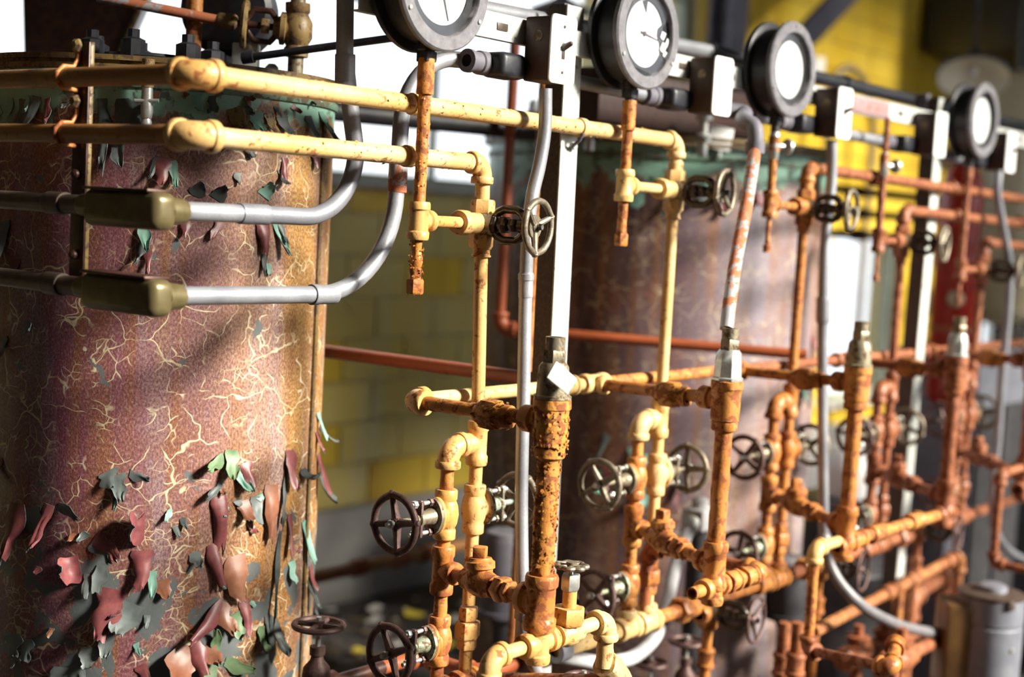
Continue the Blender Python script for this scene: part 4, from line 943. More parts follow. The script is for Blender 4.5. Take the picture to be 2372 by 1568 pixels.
    # gate valves
    gate_valve(Pp(VZ), 0.0, '%s riser gate valve, wheel towards the far end, %s' % (o, END), mat, 'wheel_worn', 'verdigris' if n == 0 else 'old_bronze', wx=.112, wrot=.5+n)
    gate_valve(Q(VZ), math.pi, '%s upper by-pass gate valve with wheel facing the near tank, %s' % (o, END), low if n else mat, 'wheel_iron' if n != 1 else 'wheel_worn', 'old_bronze', wrot=.18+n*.4)
    gate_valve(Q(LZ), math.pi, '%s lower by-pass gate valve with wheel facing the near tank, %s' % (o, END), low, 'wheel_iron', 'verdigris', wrot=.45+n*.5, wx=.112)
    # check valve between by-pass and regulator riser
    a0 = Q(KZ); D = (R3-a0).length; u = kd
    t = thing('check_valve', '%s squat check valve with square plug on top, %s' % (o, END), 'valve', a0+u*.11)
    pipe(t, a0+u*.032, a0+u*(D-.035), RS, low, .001, .006, 'nipple')
    mb = MB(); c = a0+u*.105; mb.lathe(c-u*.038, u, [(0, .010), (0, .0175), (.014, .0175), (.018, .0195), (.034, .0225), (.056, .0205), (.062, .0175), (.076, .0175), (.076, .010)], 18, .0012); mb.lathe(c, V((0, 0, 1))+u*-.12, [(0, .016), (.022, .019), (.024, .016)], 18, .001); mb.build('body', low, t)
    MB().lathe(c+Z*.022-u*.003, V((0, 0, 1))+u*-.12, [(0, 0), (0, .0225), (.010, .0225), (.012, .019), (.016, .017), (.016, 0)], 8 if n % 2 else 20, .0008).build('cap', low, t)
    MB().box(c+Z*.046-u*.006, (.020, .020, .018), Matrix.Rotation(.5+n, 3, 'Z'), bev=.002).build('square_plug', low, t)
    mb = MB(); mb.hexa(a0+u*.150, u, .020, .036, rough=.001); mb.hexa(a0+u*.172, u, .012, .030); mb.build('union_nut', low, t)
    # regulator and its riser
    Rp = lambda z: V((rx, RY, z))
    t = thing('regulator_riser', '%s stout front riser below its regulator, %s' % (o, END), 'pipe', Rp(BZ))
    rr = .0168 if n == 0 else .0150
    pipe(t, Rp(HZ-.04), Rp(R3.z+.03), rr, 'flaked_paint' if n == 0 else low, .0016, .006)
    tee(MB(), Rp(R3.z), Z, .082, rr*1.28, -kd, .040, .0010).build('tee', low, t)
    pipe(t, Rp(R3.z-.03), Rp(BZ+.02), RS*1.18, low, .0008, .006)
    tee(MB(), Rp(BZ), Z, .060, RS*1.55, -X, .036).build('bottom_tee', mat if n == 0 else low, t); hub(MB(), Rp(BZ), X, .036, RS*1.55).build('tee_branch', mat if n == 0 else low, t)
    if n == 0:
        f = flakes_on(Rp(HZ-.05), Rp(R3.z+.04), rr, 170, .007, .8); f2 = f.build('paint_flakes', 'flaked_paint', t, smooth=False); f2['kind'] = 'stuff'
    t = thing('regulator', '%s regulator with grey bonnet and rusty orange body, %s' % (o, END), 'valve', Rp(HZ-.05))
    c = Rp(HZ)
    MB().lathe(c-Z*.048, Z, [(0, .013), (0, .0205), (.002, .0225), (.014, .0225), (.016, .0205), (.018, .024), (.062, .0255), (.070, .0255), (.072, .0275), (.084, .0275), (.086, .025), (.086, .012)], 28, .0016).build('body', 'flaked_paint' if n == 0 else low, t)
    hub(MB(), c+Z*.004, Y, .050, .0175, .0012).build('inlet', 'flaked_paint' if n == 0 else low, t)
    MB().lathe(c+Z*.038, Z, [(0, .0), (0, .0275), (.004, .0275), (.006, .0245), (.030, .0235), (.046, .0215), (.052, .017), (.052, 0)], 8 if n % 2 else 24, .0008).build('bonnet', 'old_bronze' if n in (0, 2) else 'nut_steel', t)
    MB().hexa(c+Z*.088, Z, .020, .030).build('hex_cap', 'old_bronze', t)
    MB().lathe(c+Z*.106, Z, [(0, .0145), (.020, .0145), (.020, .009)], 16).build('top_stub', 'old_bronze', t)
    if n == 0:
        f = flakes_on(c-Z*.045, c+Z*.035, .0255, 110, .008, .7); f2 = f.build('paint_flakes', 'flaked_paint', t, smooth=False); f2['kind'] = 'stuff'
        pt_ = at(1302, 876, RY-.034); nn = V((-.35, -.92, .12)).normalized(); l0 = Z.cross(nn).normalized(); l1 = nn.cross(l0); th_ = R(-36)
        la = l0*math.cos(th_)+l1*math.sin(th_); rotm = Matrix((la, nn, la.cross(nn))).transposed()
        MB().box(pt_, (.042, .0012, .027), rotm, bev=.0004).build('id_tag', 'tag_metal', t)
    # branch from the header
    H = V((rx, HY, HZ))
    t = thing('regulator_feed', '%s short feed pipe with lumpy rusted union, %s' % (o, END), 'pipe', H)
    fm = 'flaked_paint' if n == 0 else low
    pipe(t, H-Y*.022, V((rx, RY+.045, HZ+.004)), RS, fm, .0016 if n == 0 else .0008, .005)
    if n == 0: elbow(MB(), H, X, -Y, RS*1.62, .030, .013).build('elbow', mat, t)
    else: tee(MB(), H, X, .070, RS*1.5, -Y, .030).build('tee', mat, t)
    cu = H-Y*.150; mb = MB(); mb.hexa(cu, -Y, .030, .042, rough=.003); mb.lathe(cu, -Y, [(-.012, .014), (-.004, .018), (.030, .021), (.034, .0175), (.052, .0165), (.052, .01)], 18, .003); mb.build('union', 'flaked_paint', t)
    f = flakes_on(cu+Y*.004, cu-Y*.045, .020, 60, .008, .9); f2 = f.build('paint_flakes', 'union_flakes', t, smooth=False); f2['kind'] = 'stuff'
plain('union_flakes', (0.30, 0.15, 0.02), (0.16, 0.06, 0.015), 60, .7)
for n in range(5): bay(n)

# header joining the feeds, and its tails
t = thing('header_pipe', 'level header pipe linking the regulator feeds behind the risers', 'pipe', (RX[0], HY, HZ))
for i in range(4): MB().rod((RX[i]+.024, HY, HZ), (RX[i+1]-.03, HY, HZ), RS*1.05, 16, .0006, .01).build('pipe', ['cream_paint', 'orange_paint', 'rust_paint', 'rust_paint'][i], t)
MB().rod((RX[4]+.03, HY, HZ), (4.6, HY, HZ), RS*1.05, 16).build('pipe', 'rust_paint', t)
coupling(MB(), (RX[1]-.075, HY, HZ), X, .034, RS*1.5).build('coupling', 'cream_paint', t)
# lower manifold under the risers
t = thing('lower_manifold', 'thick lumpy manifold pipe joining the feet of the risers', 'pipe', (1.98, 0, MZ)); RM = .0165
xl = 1.99; segs = sorted([QX[i] for i in range(1, 5)]+[PX[i] for i in range(1, 5)]); prev = xl
for i, x in enumerate(segs):
    m_ = 'cream_paint' if i < 2 else ('orange_paint' if i < 4 else 'rust_paint')
    pipe(t, V((prev, 0, MZ)), V((x-.018, 0, MZ)), RM*.92 if i < 1 else RM*.82, m_, .0010, .006)
    coupling(MB(), (x, 0, MZ), X, .060, RM*1.22, .0012).build('tee', m_, t); hub(MB(), (x, 0, MZ), Z, .036, RM*1.05, .001).build('tee_branch', m_, t); prev = x+.02
pipe(t, V((prev, 0, MZ)), V((4.5, 0, MZ)), RM*.85, 'rust_paint')
for i in range(1, 4):
    c = V((PX[i]+.13, 0, MZ)); mb = MB(); mb.hexa(c-X*.02, X, .03, .046, rough=.002); mb.lathe(c+X*.01, X, [(0, .012), (0, .021), (.03, .021), (.03, .012)], 16, .002); mb.build('union', LOW[i], t)
MB().lathe((xl-.012, 0, MZ), X, [(0, .010), (0, RM*1.25), (.03, RM*1.25), (.03, .010)], 18).build('end_collar', 'galvanized', t)
t = thing('lower_manifold', 'lumpy manifold stub at the foot of the first riser', 'pipe', (1.66, 0, MZ))
pipe(t, V((1.60, 0, MZ)), V((1.80, 0, MZ)), RM*.85, 'orange_paint', .001, .006)
for x in (QX[0], PX[0]): coupling(MB(), (x, 0, MZ), X, .05, RM*1.2).build('tee', 'orange_paint', t)

# front manifold: branch with small drain valve under the first regulator
t = thing('front_branch', 'yellow branch pipe with bend at the foot of the first front riser', 'pipe', (RX[0], RY, BZ))
c = V((RX[0], RY, BZ)); el = c-X*.108
pipe(t, c-X*.034, el+X*.02, RS*.95, 'cream_paint', .0006, .008); elbow(MB(), el, X, -Z, RS*1.42, .026, .010).build('elbow', 'ochre_paint', t); pipe(t, el-Z*.02, el-Z*.32, RS, 'ochre_paint')
coupling(MB(), el-Z*.09, Z, .03, RS*1.4).build('coupling', 'ochre_paint', t)
er = V((1.777, RY, BZ+.002)); pipe(t, c+X*.03, er-X*.02, RS, 'cream_paint'); elbow(MB(), er, -X, -Z, RS*1.55, .028, .011).build('elbow', 'cream_paint', t); pipe(t, er-Z*.02, er-Z*.075, RS*1.2, 'cream_paint', .002, .006)
lump = MB(); lump.lathe(er-Z*.07, V((.6, 0, -.4)), [(0, 0), (0, .020), (.03, .022), (.04, .017), (.06, .018), (.06, 0)], 16, .004); lump.build('packing', 'cream_paint', t)
pipe(t, er-Z*.10, V((1.765, -.012, MZ)), RS*1.2, 'orange_paint')
t = thing('drain_valve', 'little drain valve with petal wheel and bright nut at first front riser', 'valve', (1.676, RY, BZ))
c = V((1.676, RY, BZ))
MB().lathe(c-X*.026, X, [(0, .010), (0, .0165), (.014, .0165), (.018, .0195), (.034, .0195), (.038, .0165), (.052, .0165), (.052, .010)], 20).build('body', 'cream_paint', t)
MB().hexa(c+Z*.014, Z, .026, .044).build('hex_union', 'ochre_paint', t); MB().rod(c+Z*.038, c+Z*.072, .0108, 16).build('neck', 'ochre_paint', t)
MB().hexa(c+Z*.066, Z, .024, .026).build('gland_nut', 'nut_steel', t); MB().rod(c+Z*.088, c+Z*.106, .004, 10).build('stem', 'nut_steel', t)
mb = MB()
for ring in (.0215,):
    mb.tube([c+Z*.102+V((math.cos(a)*ring*(1+.10*math.cos(7*a)), math.sin(a)*ring*(1+.10*math.cos(7*a)), 0)) for a in [2*math.pi*i/56 for i in range(56)]], .0038, 8, closed=True)
    for j in range(7):
        a = 2*math.pi*j/7; mb.tube([c+Z*.102, c+Z*.102+V((math.cos(a)*ring, math.sin(a)*ring, 0))], .0028, 6)
mb.lathe(c+Z*.096, Z, [(0, 0), (0, .008), (.012, .008), (.012, 0)], 12); mb.build('petal_wheel', 'wheel_worn', t)
# second front riser: stub with open end, third: long drop line
t = thing('pipe_stub', 'short open-ended pipe stub at the foot of the second front riser', 'pipe', (RX[1]-.06, RY, BZ))
MB().lathe(V((RX[1]-.033, RY, BZ)), -X, [(0, RS), (.035, RS), (.035, RS*.72), (.004, RS*.72)], 18).build('pipe', 'orange_paint', t)
t = thing('front_link', 'rusty link pipe leaving the second front riser towards the third bay', 'pipe', (RX[1]+.1, RY, BZ))
pipe(t, V((RX[1]+.03, RY, BZ)), V((RX[1]+.17, RY, BZ)), RS*1.2, 'orange_paint', .002, .006); e = V((RX[1]+.17, RY, BZ)); elbow(MB(), e, -X, Y, RS*1.55, .028, .011).build('elbow', 'orange_paint', t); e2_ = V((e.x, 0, BZ)); pipe(t, e+Y*.02, e2_-Y*.02, RS*1.1, 'rust_paint'); elbow(MB(), e2_, -Y, -Z, RS*1.55, .028, .011).build('elbow', 'rust_paint', t); pipe(t, e2_-Z*.02, V((e.x, 0, MZ+.01)), RS*1.1, 'rust_paint')
for dx in (.06, .115): coupling(MB(), V((RX[1]+dx, RY, BZ)), X, .036, RS*1.62, .002).build('coupling', 'orange_paint', t)
t = thing('drip_line', 'thin orange line dropping from the third front riser then running right', 'pipe', (RX[2]-.12, RY, .55))
c = V((RX[2], RY, BZ+.012)); el = V((2.462, RY, BZ+.012)); lo = V((2.464, RY, .700)); hi = V((2.52, -.50, .668)); 
lo2 = at(2065, 1548, -.46)
pipe(t, c-X*.03, el+X*.018, RS, 'cream_paint'); elbow(MB(), el, X, -Z, RS*1.4, .024, .010).build('elbow', 'cream_paint', t); pipe(t, el-Z*.018, lo+Z*.016, RS*.95, 'orange_paint')
dd = (lo2-lo).normalized(); elbow(MB(), lo, Z, dd, RS*1.4, .024, .010).build('elbow', 'rust_paint', t); pipe(t, lo+dd*.018, lo2-dd*.02, RS*.9, 'rust_paint')
d2 = (at(2135, 1520, -.46+.0)-lo2); d2 = V((.9, .35, .12)).normalized(); elbow(MB(), lo2, -dd, d2, RS*1.55, .028, .011).build('elbow', 'orange_paint', t); pipe(t, lo2+d2*.02, lo2+d2*.10, RS*1.1, 'orange_paint'); coupling(MB(), lo2+d2*.10, d2, .03, RS*1.5).build('coupling', 'orange_paint', t)
e_ = lo2+d2*.12; pipe(t, e_, V((e_.x, e_.y, 0)), RS, 'rust_paint')
t = thing('front_link', 'rusty link pipe leaving the third front riser along the rack', 'pipe', (RX[2]+.1, RY, BZ))
pipe(t, V((RX[2]+.03, RY, BZ+.006)), V((RX[3]-.03, RY, BZ)), RS*1.15, 'orange_paint', .0016, .008)
for dx in (.05, .14, .33): coupling(MB(), V((RX[2]+dx, RY, BZ+.004)), X, .05, RS*1.55, .002).build('coupling', 'orange_paint', t)

# supply pipes of the far bays leave to the right
for n in (2, 3, 4):
    t = thing('supply_pipe', '%s riser\'s rusty supply pipe running off to the far end' % ORD[n], 'pipe', (PX[n]+.03, 0, P_TOPZ[n]))
    a = V((PTOP[n]+.024, 0, P_TOPZ[n])); MB().rod(a, V((4.9, 0, P_TOPZ[n]-.015)), RS*1.15, 16, .0012, .01).build('pipe', 'rust_paint', t)
    for x in (PTOP[n]+.34, PTOP[n]+.8): coupling(MB(), V((x, 0, P_TOPZ[n]-.004)), X, .04, RS*1.5).build('coupling', 'rust_paint', t)

# ------------------------------------------------------------------ pipes and machines behind the rack
def run(name, label, pts, r, mat, leg=None, cat='pipe', seg=14):
    """a pipe through corner points, with an elbow at each corner"""
    pts = [V(p_) for p_ in pts]; t = thing(name, label, cat, pts[-1] if pts[-1].z < pts[0].z else pts[0]); lg = leg or r*2.2
    for i in range(len(pts)-1):
        a, b = pts[i], pts[i+1]; d = (b-a).normalized()
        MB().rod(a+d*(lg*.7 if i else 0), b-d*(lg*.7 if i < len(pts)-2 else 0), r, seg).build('pipe', mat, t)
    for i in range(1, len(pts)-1): elbow(MB(), pts[i], pts[i-1]-pts[i], pts[i+1]-pts[i], r*1.4, lg, r).build('elbow', mat, t)
    return t
x0 = at(1240, 875, .06).x
run('branch_pipe', 'dull red pipe crossing the gap beside the near tank', [V((x0, .052, 1.218)), V((x0, .95, 1.209))], .0125, 'red_paint')
A = atd(1157, 752, 3.35); Bq = at(1868, 830, .05); run('branch_pipe', 'dull red pipe dropping then crossing before the far tank', [V((A.x, A.y, 1.95)), V((A.x, A.y, 1.235)), V((Bq.x, Bq.y, 1.222))], .0125, 'red_paint', .035)
q = atd(1243, 500, 2.95); run('standpipe', 'bright orange standpipe close behind the first strut post', [V((q.x, q.y, 1.80)), V((q.x, q.y, 0.02))], .011, 'orange_paint')
a, b = at(750, 1330, 1.55), at(1100, 1258, 1.55); a.z = b.z = (a.z+b.z)/2
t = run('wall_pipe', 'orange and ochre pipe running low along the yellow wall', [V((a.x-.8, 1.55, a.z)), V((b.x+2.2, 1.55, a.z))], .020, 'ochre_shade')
for x in (a.x+.12, a.x+.30, a.x+.42): MB().lathe((x, 1.55, a.z), X, [(0, .012), (0, .027), (.05, .027), (.05, .012)], 14).build('band', 'rust_paint', t)
for x in (a.x-.3, a.x+1.6): MB().rod((x, 1.55, 0), (x, 1.55, a.z-.018), .014, 10).build('prop', 'steel_grey', t)
q = at(738, 1448, .20); q = V((q.x+.155, .20, q.z-.105)); run('branch_pipe', 'dull red pipe low behind the first by-pass leg', [q, V((q.x+.10, .20, q.z)), V((q.x+.10, .06, q.z)), V((q.x+.42, .06, q.z))], .0125, 'red_paint', .03)

# valve with upright stem and level wheel
def upright_valve(c, rad, label, mat, foot, wmat='wheel_iron', arm=.07):
    c = V(c); t = thing('stop_valve', label, 'valve', (c.x, c.y, foot))
    mb = MB(); n = 44; mb.tube([c+V((math.cos(2*math.pi*i/n)*rad, math.sin(2*math.pi*i/n)*rad, 0)) for i in range(n)], .0052, 8, closed=True)
    for j in range(4):
        a = .4+j*math.pi/2; mb.tube([c, c+V((math.cos(a)*rad, math.sin(a)*rad, 0))], .0045, 6)
    mb.lathe(c-Z*.006, Z, [(0, 0), (0, .010), (.014, .010), (.014, 0)], 12); mb.build('handwheel', wmat, t)
    MB().rod(c-Z*.07, c+Z*.014, .0045, 8).build('stem', 'nut_steel', t)
    MB().lathe(c-Z*.035, -Z, [(0, 0), (0, .013), (.014, .013), (.016, .010), (.024, .012), (.036, .022), (.050, .024), (.062, .018), (.066, .012), (.066, 0)], 18).build('bonnet', wmat, t)
    b_ = c-Z*.105; MB().lathe(b_-X*.04, X, [(0, .012), (0, .021), (.014, .021), (.022, .024), (.058, .024), (.066, .021), (.080, .021), (.080, .012)], 18).build('body', mat, t)
    for sx in (-1, 1): MB().rod(b_+X*sx*.038, b_+X*sx*arm, .012, 12).build('pipe', mat, t)
    if b_.z-foot > .05: MB().rod((b_.x, b_.y, foot), b_-Z*.018, .014, 12).build('leg', mat, t)
upright_valve(at(738, 1448, .20), .040, 'rusty valve with level wheel at the foot of the near tank', 'strap_iron', 0.0, arm=.16)
upright_valve(atd(1592, 1486, 3.1), .036, 'rusty valve with level wheel low behind the second front riser', 'rust_paint', 0.0)
upright_valve(atd(1508, 1536, 2.95), .032, 'lowest rusty valve with level wheel behind the manifold', 'steel_grey', 0.0)
upright_valve(atd(1352, 1572, 2.35), .030, 'small rusty valve wheel at the bottom below the yellow manifold', 'rust_paint', 0.0)

# drain valves under the manifold, wheel to the front
for n, (px, py) in enumerate(((1745, 1440), (1995, 1325), (2216, 1237))):
    wv = at(px, py, -.104); o = ORD[n]
    g = gauge_valve((wv.x, 0, wv.z), '%s thin-wheeled drain valve under the lower manifold, %s' % (o, END), LOW[n+1], rad=.045, hubL=.04, wrot=.75+n, wmat='wheel_iron', plate=0, rim=.0036)
    t = thing('drain_pipe', '%s rusty drain leg under the lower manifold, %s' % (o, END), 'pipe', (wv.x, 0, 0))
    MB().rod((wv.x, 0, wv.z+.03), (wv.x, 0, MZ-.012), RS, 12).build('pipe', LOW[n+1], t) if wv.z+.03 < MZ-.012 else None
    MB().rod((wv.x, 0, 0.01), (wv.x, 0, wv.z-.03), RS, 12).build('pipe', LOW[n+1], t)
    coupling(MB(), (wv.x, 0, wv.z-.10), Z, .04, RS*1.5).build('coupling', LOW[n+1], t)

# pump motors behind the rack
def pump(c, rad, ztop, zbot, label, mat):
    t = thing('pump_motor', label, 'motor', (c.x, c.y, 0)); h = ztop-zbot
    MB().lathe((c.x, c.y, zbot), Z, [(0, 0), (0, rad*1.12), (.012, rad*1.12), (.014, rad*.98), (h*.2, rad), (h*.93, rad), (h, rad*.9), (h, 0)], 32).build('motor', mat, t)
    MB().lathe((c.x, c.y, ztop-.004), Z, [(0, rad*.92), (.014, rad*.86), (.020, rad*.6), (.022, 0)], 28).build('cap', 'bezel_grey', t)
    MB().lathe((c.x, c.y, 0), Z, [(0, rad*.9), (.03, rad*.9), (.05, rad*.34), (zbot-.03, rad*.34), (zbot, rad*.6)], 24).build('pedestal', 'dark_metal', t)
    MB().lathe((c.x, c.y, zbot-.06), V((1, -.6, 0)), [(0, 0), (.03, .018), (.07, .022), (.075, .026), (.085, .026), (.085, 0)], 16).build('port', 'dark_metal', t)
c = atd(1168, 1300, 3.3); pump(c, .052, atd(1165, 1240, 3.3).z, atd(1165, 1425, 3.3).z, 'dark pump motor half hidden behind the first riser', 'steel_grey')
c = atd(1822, 1380, 3.45); pump(c, .052, atd(1822, 1300, 3.45).z, atd(1822, 1430, 3.45).z, 'dark pump motor below the third riser', 'dark_metal')
c = atd(1620, 1200, 3.25); t = thing('terminal_box', 'pale grey terminal box behind the second front riser', 'box', (c.x, c.y, 0))
MB().box((c.x, c.y, c.z), (.07, .06, .05), bev=.008).build('box', 'flex_grey', t); MB().lathe((c.x, c.y, c.z+.022), Z, [(0, .02), (.02, .02), (.026, .012), (.026, 0)], 14).build('cap', 'flex_grey', t)
MB().rod((c.x+.06, c.y+.03, 0), (c.x+.03, c.y+.02, c.z-.015), .024, 14).build('post', 'dark_metal', t)
# flexible hose
fx = [(1600, 1215, 3.15), (1582, 1260, 3.1), (1560, 1330, 3.02), (1545, 1400, 2.96), (1520, 1470, 2.90), (1470, 1520, 2.84), (1400, 1535, 2.78), (1330, 1525, 2.74), (1300, 1518, 2.72)]
sp_ = spline([atd(*q) for q in fx], 26); NN = len(sp_)
t = thing('flexible_hose', 'pale ribbed flexible hose looping under the yellow manifold', 'hose', sp_[-1])
MB().tube(sp_, .0145, 14, rf=lambda f: .0145*(1+.07*math.sin(f*(NN-1)*math.pi))).build('hose', 'flex_grey', t)
MB().lathe(sp_[0]-(sp_[1]-sp_[0]).normalized()*.01, sp_[1]-sp_[0], [(0, .008), (0, .019), (.03, .019), (.03, .012)], 14).build('connector', 'nut_steel', t)

# grey motor at the lower right
c = atd(2290, 1460, 3.35); zt = atd(2290, 1372, 3.35).z; zb = atd(2290, 1600, 3.35).z; rad = .076
t = thing('pump_motor', 'grey cylindrical motor with its shadow side put in as a brown gearbox at lower right', 'motor', (c.x, c.y, 0)); h = zt-zb
MB().lathe((c.x, c.y, zb), Z, [(0, 0), (0, rad*.98), (.006, rad), (h-.072, rad), (h-.069, rad*.965), (h-.064, rad*.965), (h-.061, rad), (h-.006, rad), (h, rad*.93), (h, 0)], 44).build('motor', 'motor_grey', t)
MB().lathe((c.x, c.y, zt-.003), Z, [(0, rad*1.02), (.006, rad*1.03), (.010, rad*.9), (.012, rad*.5), (.012, 0)], 40).build('end_bell', 'steel_brown', t)
MB().lathe((c.x, c.y, zt+.006), Z, [(0, .036), (.014, .034), (.018, .026), (.018, 0)], 24).build('fan_cap', 'motor_grey', t)
MB().box((c.x-.045, c.y+.055, (zt+zb)/2-.004), (.10, .09, h-.03), Matrix.Rotation(R(39), 3, 'Z'), bev=.010).build('shade_box', 'motor_shade', t)  # brown box stands for the motor's shadowed left side
for a in (-2.2, -1.2, -.4): MB().box((c.x+math.cos(a)*rad*.98, c.y+math.sin(a)*rad*.98, zt-.008), (.016, .016, .022), Matrix.Rotation(a, 3, 'Z'), bev=.002).build('lug', 'steel_brown', t)
MB().box((c.x, c.y, zb/2), (.14, .14, zb-.002), bev=.01).build('pedestal', 'steel_brown', t)
MB().lathe((c.x+math.cos(-2.0)*rad, c.y+math.sin(-2.0)*rad, zb+h*.5), V((math.cos(-2.0), math.sin(-2.0), 0)), [(0, .006), (.003, .005), (.004, 0)], 8).build('screw', 'nut_steel', t)

# pipes at lower right
D_ = 3.25
a, b = atd(1885, 1458, 3.15), atd(2222, 1290, 4.0); z_ = (a.z+b.z)/2
t = run('return_pipe', 'orange return pipe climbing the picture beyond the drip line', [V((a.x, a.y, z_)), V((b.x, b.y, z_)), V((b.x, b.y, .02))], .0135, 'rust_orange', .042)
dv = (b-a); dv.z = 0
for f in (.45, .62, .9): coupling(MB(), V((a.x, a.y, z_))+dv*f, dv, .05, .018).build('coupling', 'rust_orange', t)
qv = V((a.x, a.y, z_))+dv*.53; MB().rod(qv, V((qv.x, qv.y, .02)), .013, 12).build('leg', 'rust_orange', t)
for (px, d, lab) in ((1815, 3.05, 'left one of two rusty pipes rising under the third pipe bay'), (1845, 2.98, 'right one of two rusty pipes rising under the third pipe bay')):
    p_ = atd(px, 1500, d); t = thing('standpipe', lab, 'pipe', (p_.x, p_.y, 0)); zz = atd(px, 1440, d).z
    MB().rod((p_.x, p_.y, .01), (p_.x, p_.y, zz), .0135, 12).build('pipe', 'rust_paint', t); coupling(MB(), (p_.x, p_.y, atd(px, 1540, d).z), Z, .05, .019).build('coupling', 'rust_paint', t)
p0_ = atd(2100, 1432, 4.0); p1_ = atd(2185, 1380, 4.3)
run('u_bend', 'rusty bent pipe left of the grey motor', [V((p0_.x, p0_.y, .02)), V((p0_.x, p0_.y, p0_.z+.06)), V((p1_.x, p1_.y, p0_.z+.06)), V((p1_.x, p1_.y, .02))], .022, 'rust_paint', .055)
for i, (px, py, d) in enumerate(((1985, 1515, 3.35), (2045, 1500, 3.45), (2085, 1525, 3.2))):
    c = atd(px, py, d); t = thing('floor_valve', ['rusty floor valve just right of the drip line', 'middle rusty floor valve left of the grey motor', 'rusty floor valve nearest the grey motor'][i], 'valve', (c.x, c.y, 0))
    MB().lathe(c-X*.05, X, [(0, .014), (0, .026), (.02, .026), (.028, .030), (.072, .030), (.08, .026), (.10, .026), (.10, .014)], 18, .002).build('body', 'rust_paint', t)
    MB().lathe(c, Z, [(0, .02), (.03, .022), (.032, .028), (.044, .028), (.046, .012), (.07, .012), (.07, 0)], 16, .001).build('bonnet', 'rust_paint', t)
    MB().rod((c.x, c.y, .01), c-Z*.02, .015, 12).build('leg', 'rust_paint', t); MB().rod(c+X*.048, c+X*.2, .016, 12).build('pipe', 'rust_paint', t)
    MB().hexa(c-X*.075, X, .028, .05).build('union_nut', 'rust_paint', t)
zq = at(2315, 1098, RY).z; c = V((RX[4], RY, zq)); el = V((at(2318, 1098, RY).x, RY, zq)); lo = at(2310, 1300, RY); 
run('drip_line', 'thin rusty line stepping down at the far right edge', [c-X*.014, el, V((el.x, RY, lo.z)), V((el.x+.02, RY-.30, lo.z-.01))], RS*.95, 'rust_paint', .024)

# white jug
c = atd(1965, 1150, 4.4); t = thing('plastic_jug', 'white plastic jug with handle standing behind the third bay', 'jug', c)
MB().lathe(c, Z, [(0, 0), (0, .075), (.006, .085), (.08, .088), (.12, .075), (.145, .045), (.155, .022), (.175, .022), (.175, 0)], 28).build('body', 'white_plastic', t)
MB().tube(spline([c+V((.03, -.02, .165)), c+V((.07, -.05, .168)), c+V((.095, -.065, .13)), c+V((.085, -.06, .08))], 6), .011, 10).build('handle', 'white_plastic', t)
MB().lathe(c+Z*.173, Z, [(0, .025), (.016, .025), (.016, 0)], 16).build('cap', 'white_plastic', t)
t2 = thing('steel_drum', 'dark steel drum under the white jug', 'drum', (c.x, c.y, 0))
MB().lathe((c.x, c.y, 0), Z, [(0, 0), (0, .14), (.02, .145), (c.z*.33, .14), (c.z*.35, .146), (c.z*.37, .14), (c.z*.66, .14), (c.z*.68, .146), (c.z*.70, .14), (c.z-.008, .145), (c.z-.001, .142), (c.z-.001, 0)], 32).build('shell', 'dark_metal', t2)
MB().lathe((c.x, c.y, c.z-.016), Z, [(0, .140), (0, .149), (.010, .149), (.010, .140)], 32).build('rim', 'steel_grey', t2)

t = thing('shadow_hoop', 'dark conduit bent in a hoop against the golden wall', 'conduit', hp[0]); MB().tube(spline(hp, 8), .022, 12).build('conduit', 'old_bronze', t)  # dark tube drawn for a pipe-loop shadow on the wall
for e_ in (hp[0], hp[-1]): MB().rod(e_, V((e_.x, e_.y, .01)), .022, 10).build('leg', 'old_bronze', t)
# far level pipes before the bright window
for i, py in enumerate((443, 492, 540)):
    a, b = at(1930, py, 1.35), at(2130, py+12, 1.35); z_ = (a.z+b.z)/2
    t = thing('far_pipe', ['topmost', 'middle', 'lowest'][i]+' of three dark level pipes before the far window', 'pipe', (a.x-.9, 1.35, z_))
    MB().rod((a.x-.9, 1.35, z_), (12.0, 1.35, z_), .020, 12).build('pipe', 'strap_iron', t)
    for x in (a.x+.2, b.x+.6): MB().lathe((x, 1.35, z_), X, [(0, .014), (0, .030), (.06, .030), (.06, .014)], 12).build('coupling', 'strap_iron', t)
    if i == 2:
        MB().rod((b.x+1.6, 1.402, 0), (b.x+1.6, 1.402, z_+.42), .03, 12).build('upright', 'dark_metal', t)

# ------------------------------------------------------------------ on top of the near tank
DZ = 1.765
pts = [atd(52, -40, 3.0), atd(352, -40, 3.0), atd(272, 136, 3.0), atd(56, 128, 3.0)]
t = thing('steel_hopper', 'dark slanting steel hopper behind the top of the near tank', 'hopper', (pts[3].x, pts[3].y, pts[3].z))
bk = V((.18, .24, 0)); up_ = V((0, 0, .35)); q = [pts[0]+up_-V((0, .0, 0)), pts[1]+up_+(pts[1]-pts[2])*1.0*0, pts[2], pts[3]]
mb = MB(); mb.poly([pts[0]+up_, pts[1]+up_+(pts[1]-pts[2]).normalized()*.0, pts[1], pts[2], pts[3], pts[0]], bk, 0.30); mb.build('shell', 'strap_iron', t, smooth=False)
MB().rod(pts[1]-bk.normalized()*.006, pts[2]-bk.normalized()*.006, .006, 8).build('edge_angle', 'rim_rust', t)
MB().rod(pts[3]-bk.normalized()*.006, pts[2]-bk.normalized()*.006, .007, 8).build('edge_angle', 'rim_rust', t)
for f in (pts[3]*.8+pts[2]*.2, pts[3]*.25+pts[2]*.75): MB().rod(f+bk*.5, V((f.x+bk.x*.5, f.y+bk.y*.5, .02)), .014, 10).build('leg', 'dark_metal', t)
c = V((T1X-.10, T1Y-.09, 1.715)); t = thing('manway_cover', 'black bolted cover on the head of the near tank', 'cover', c)
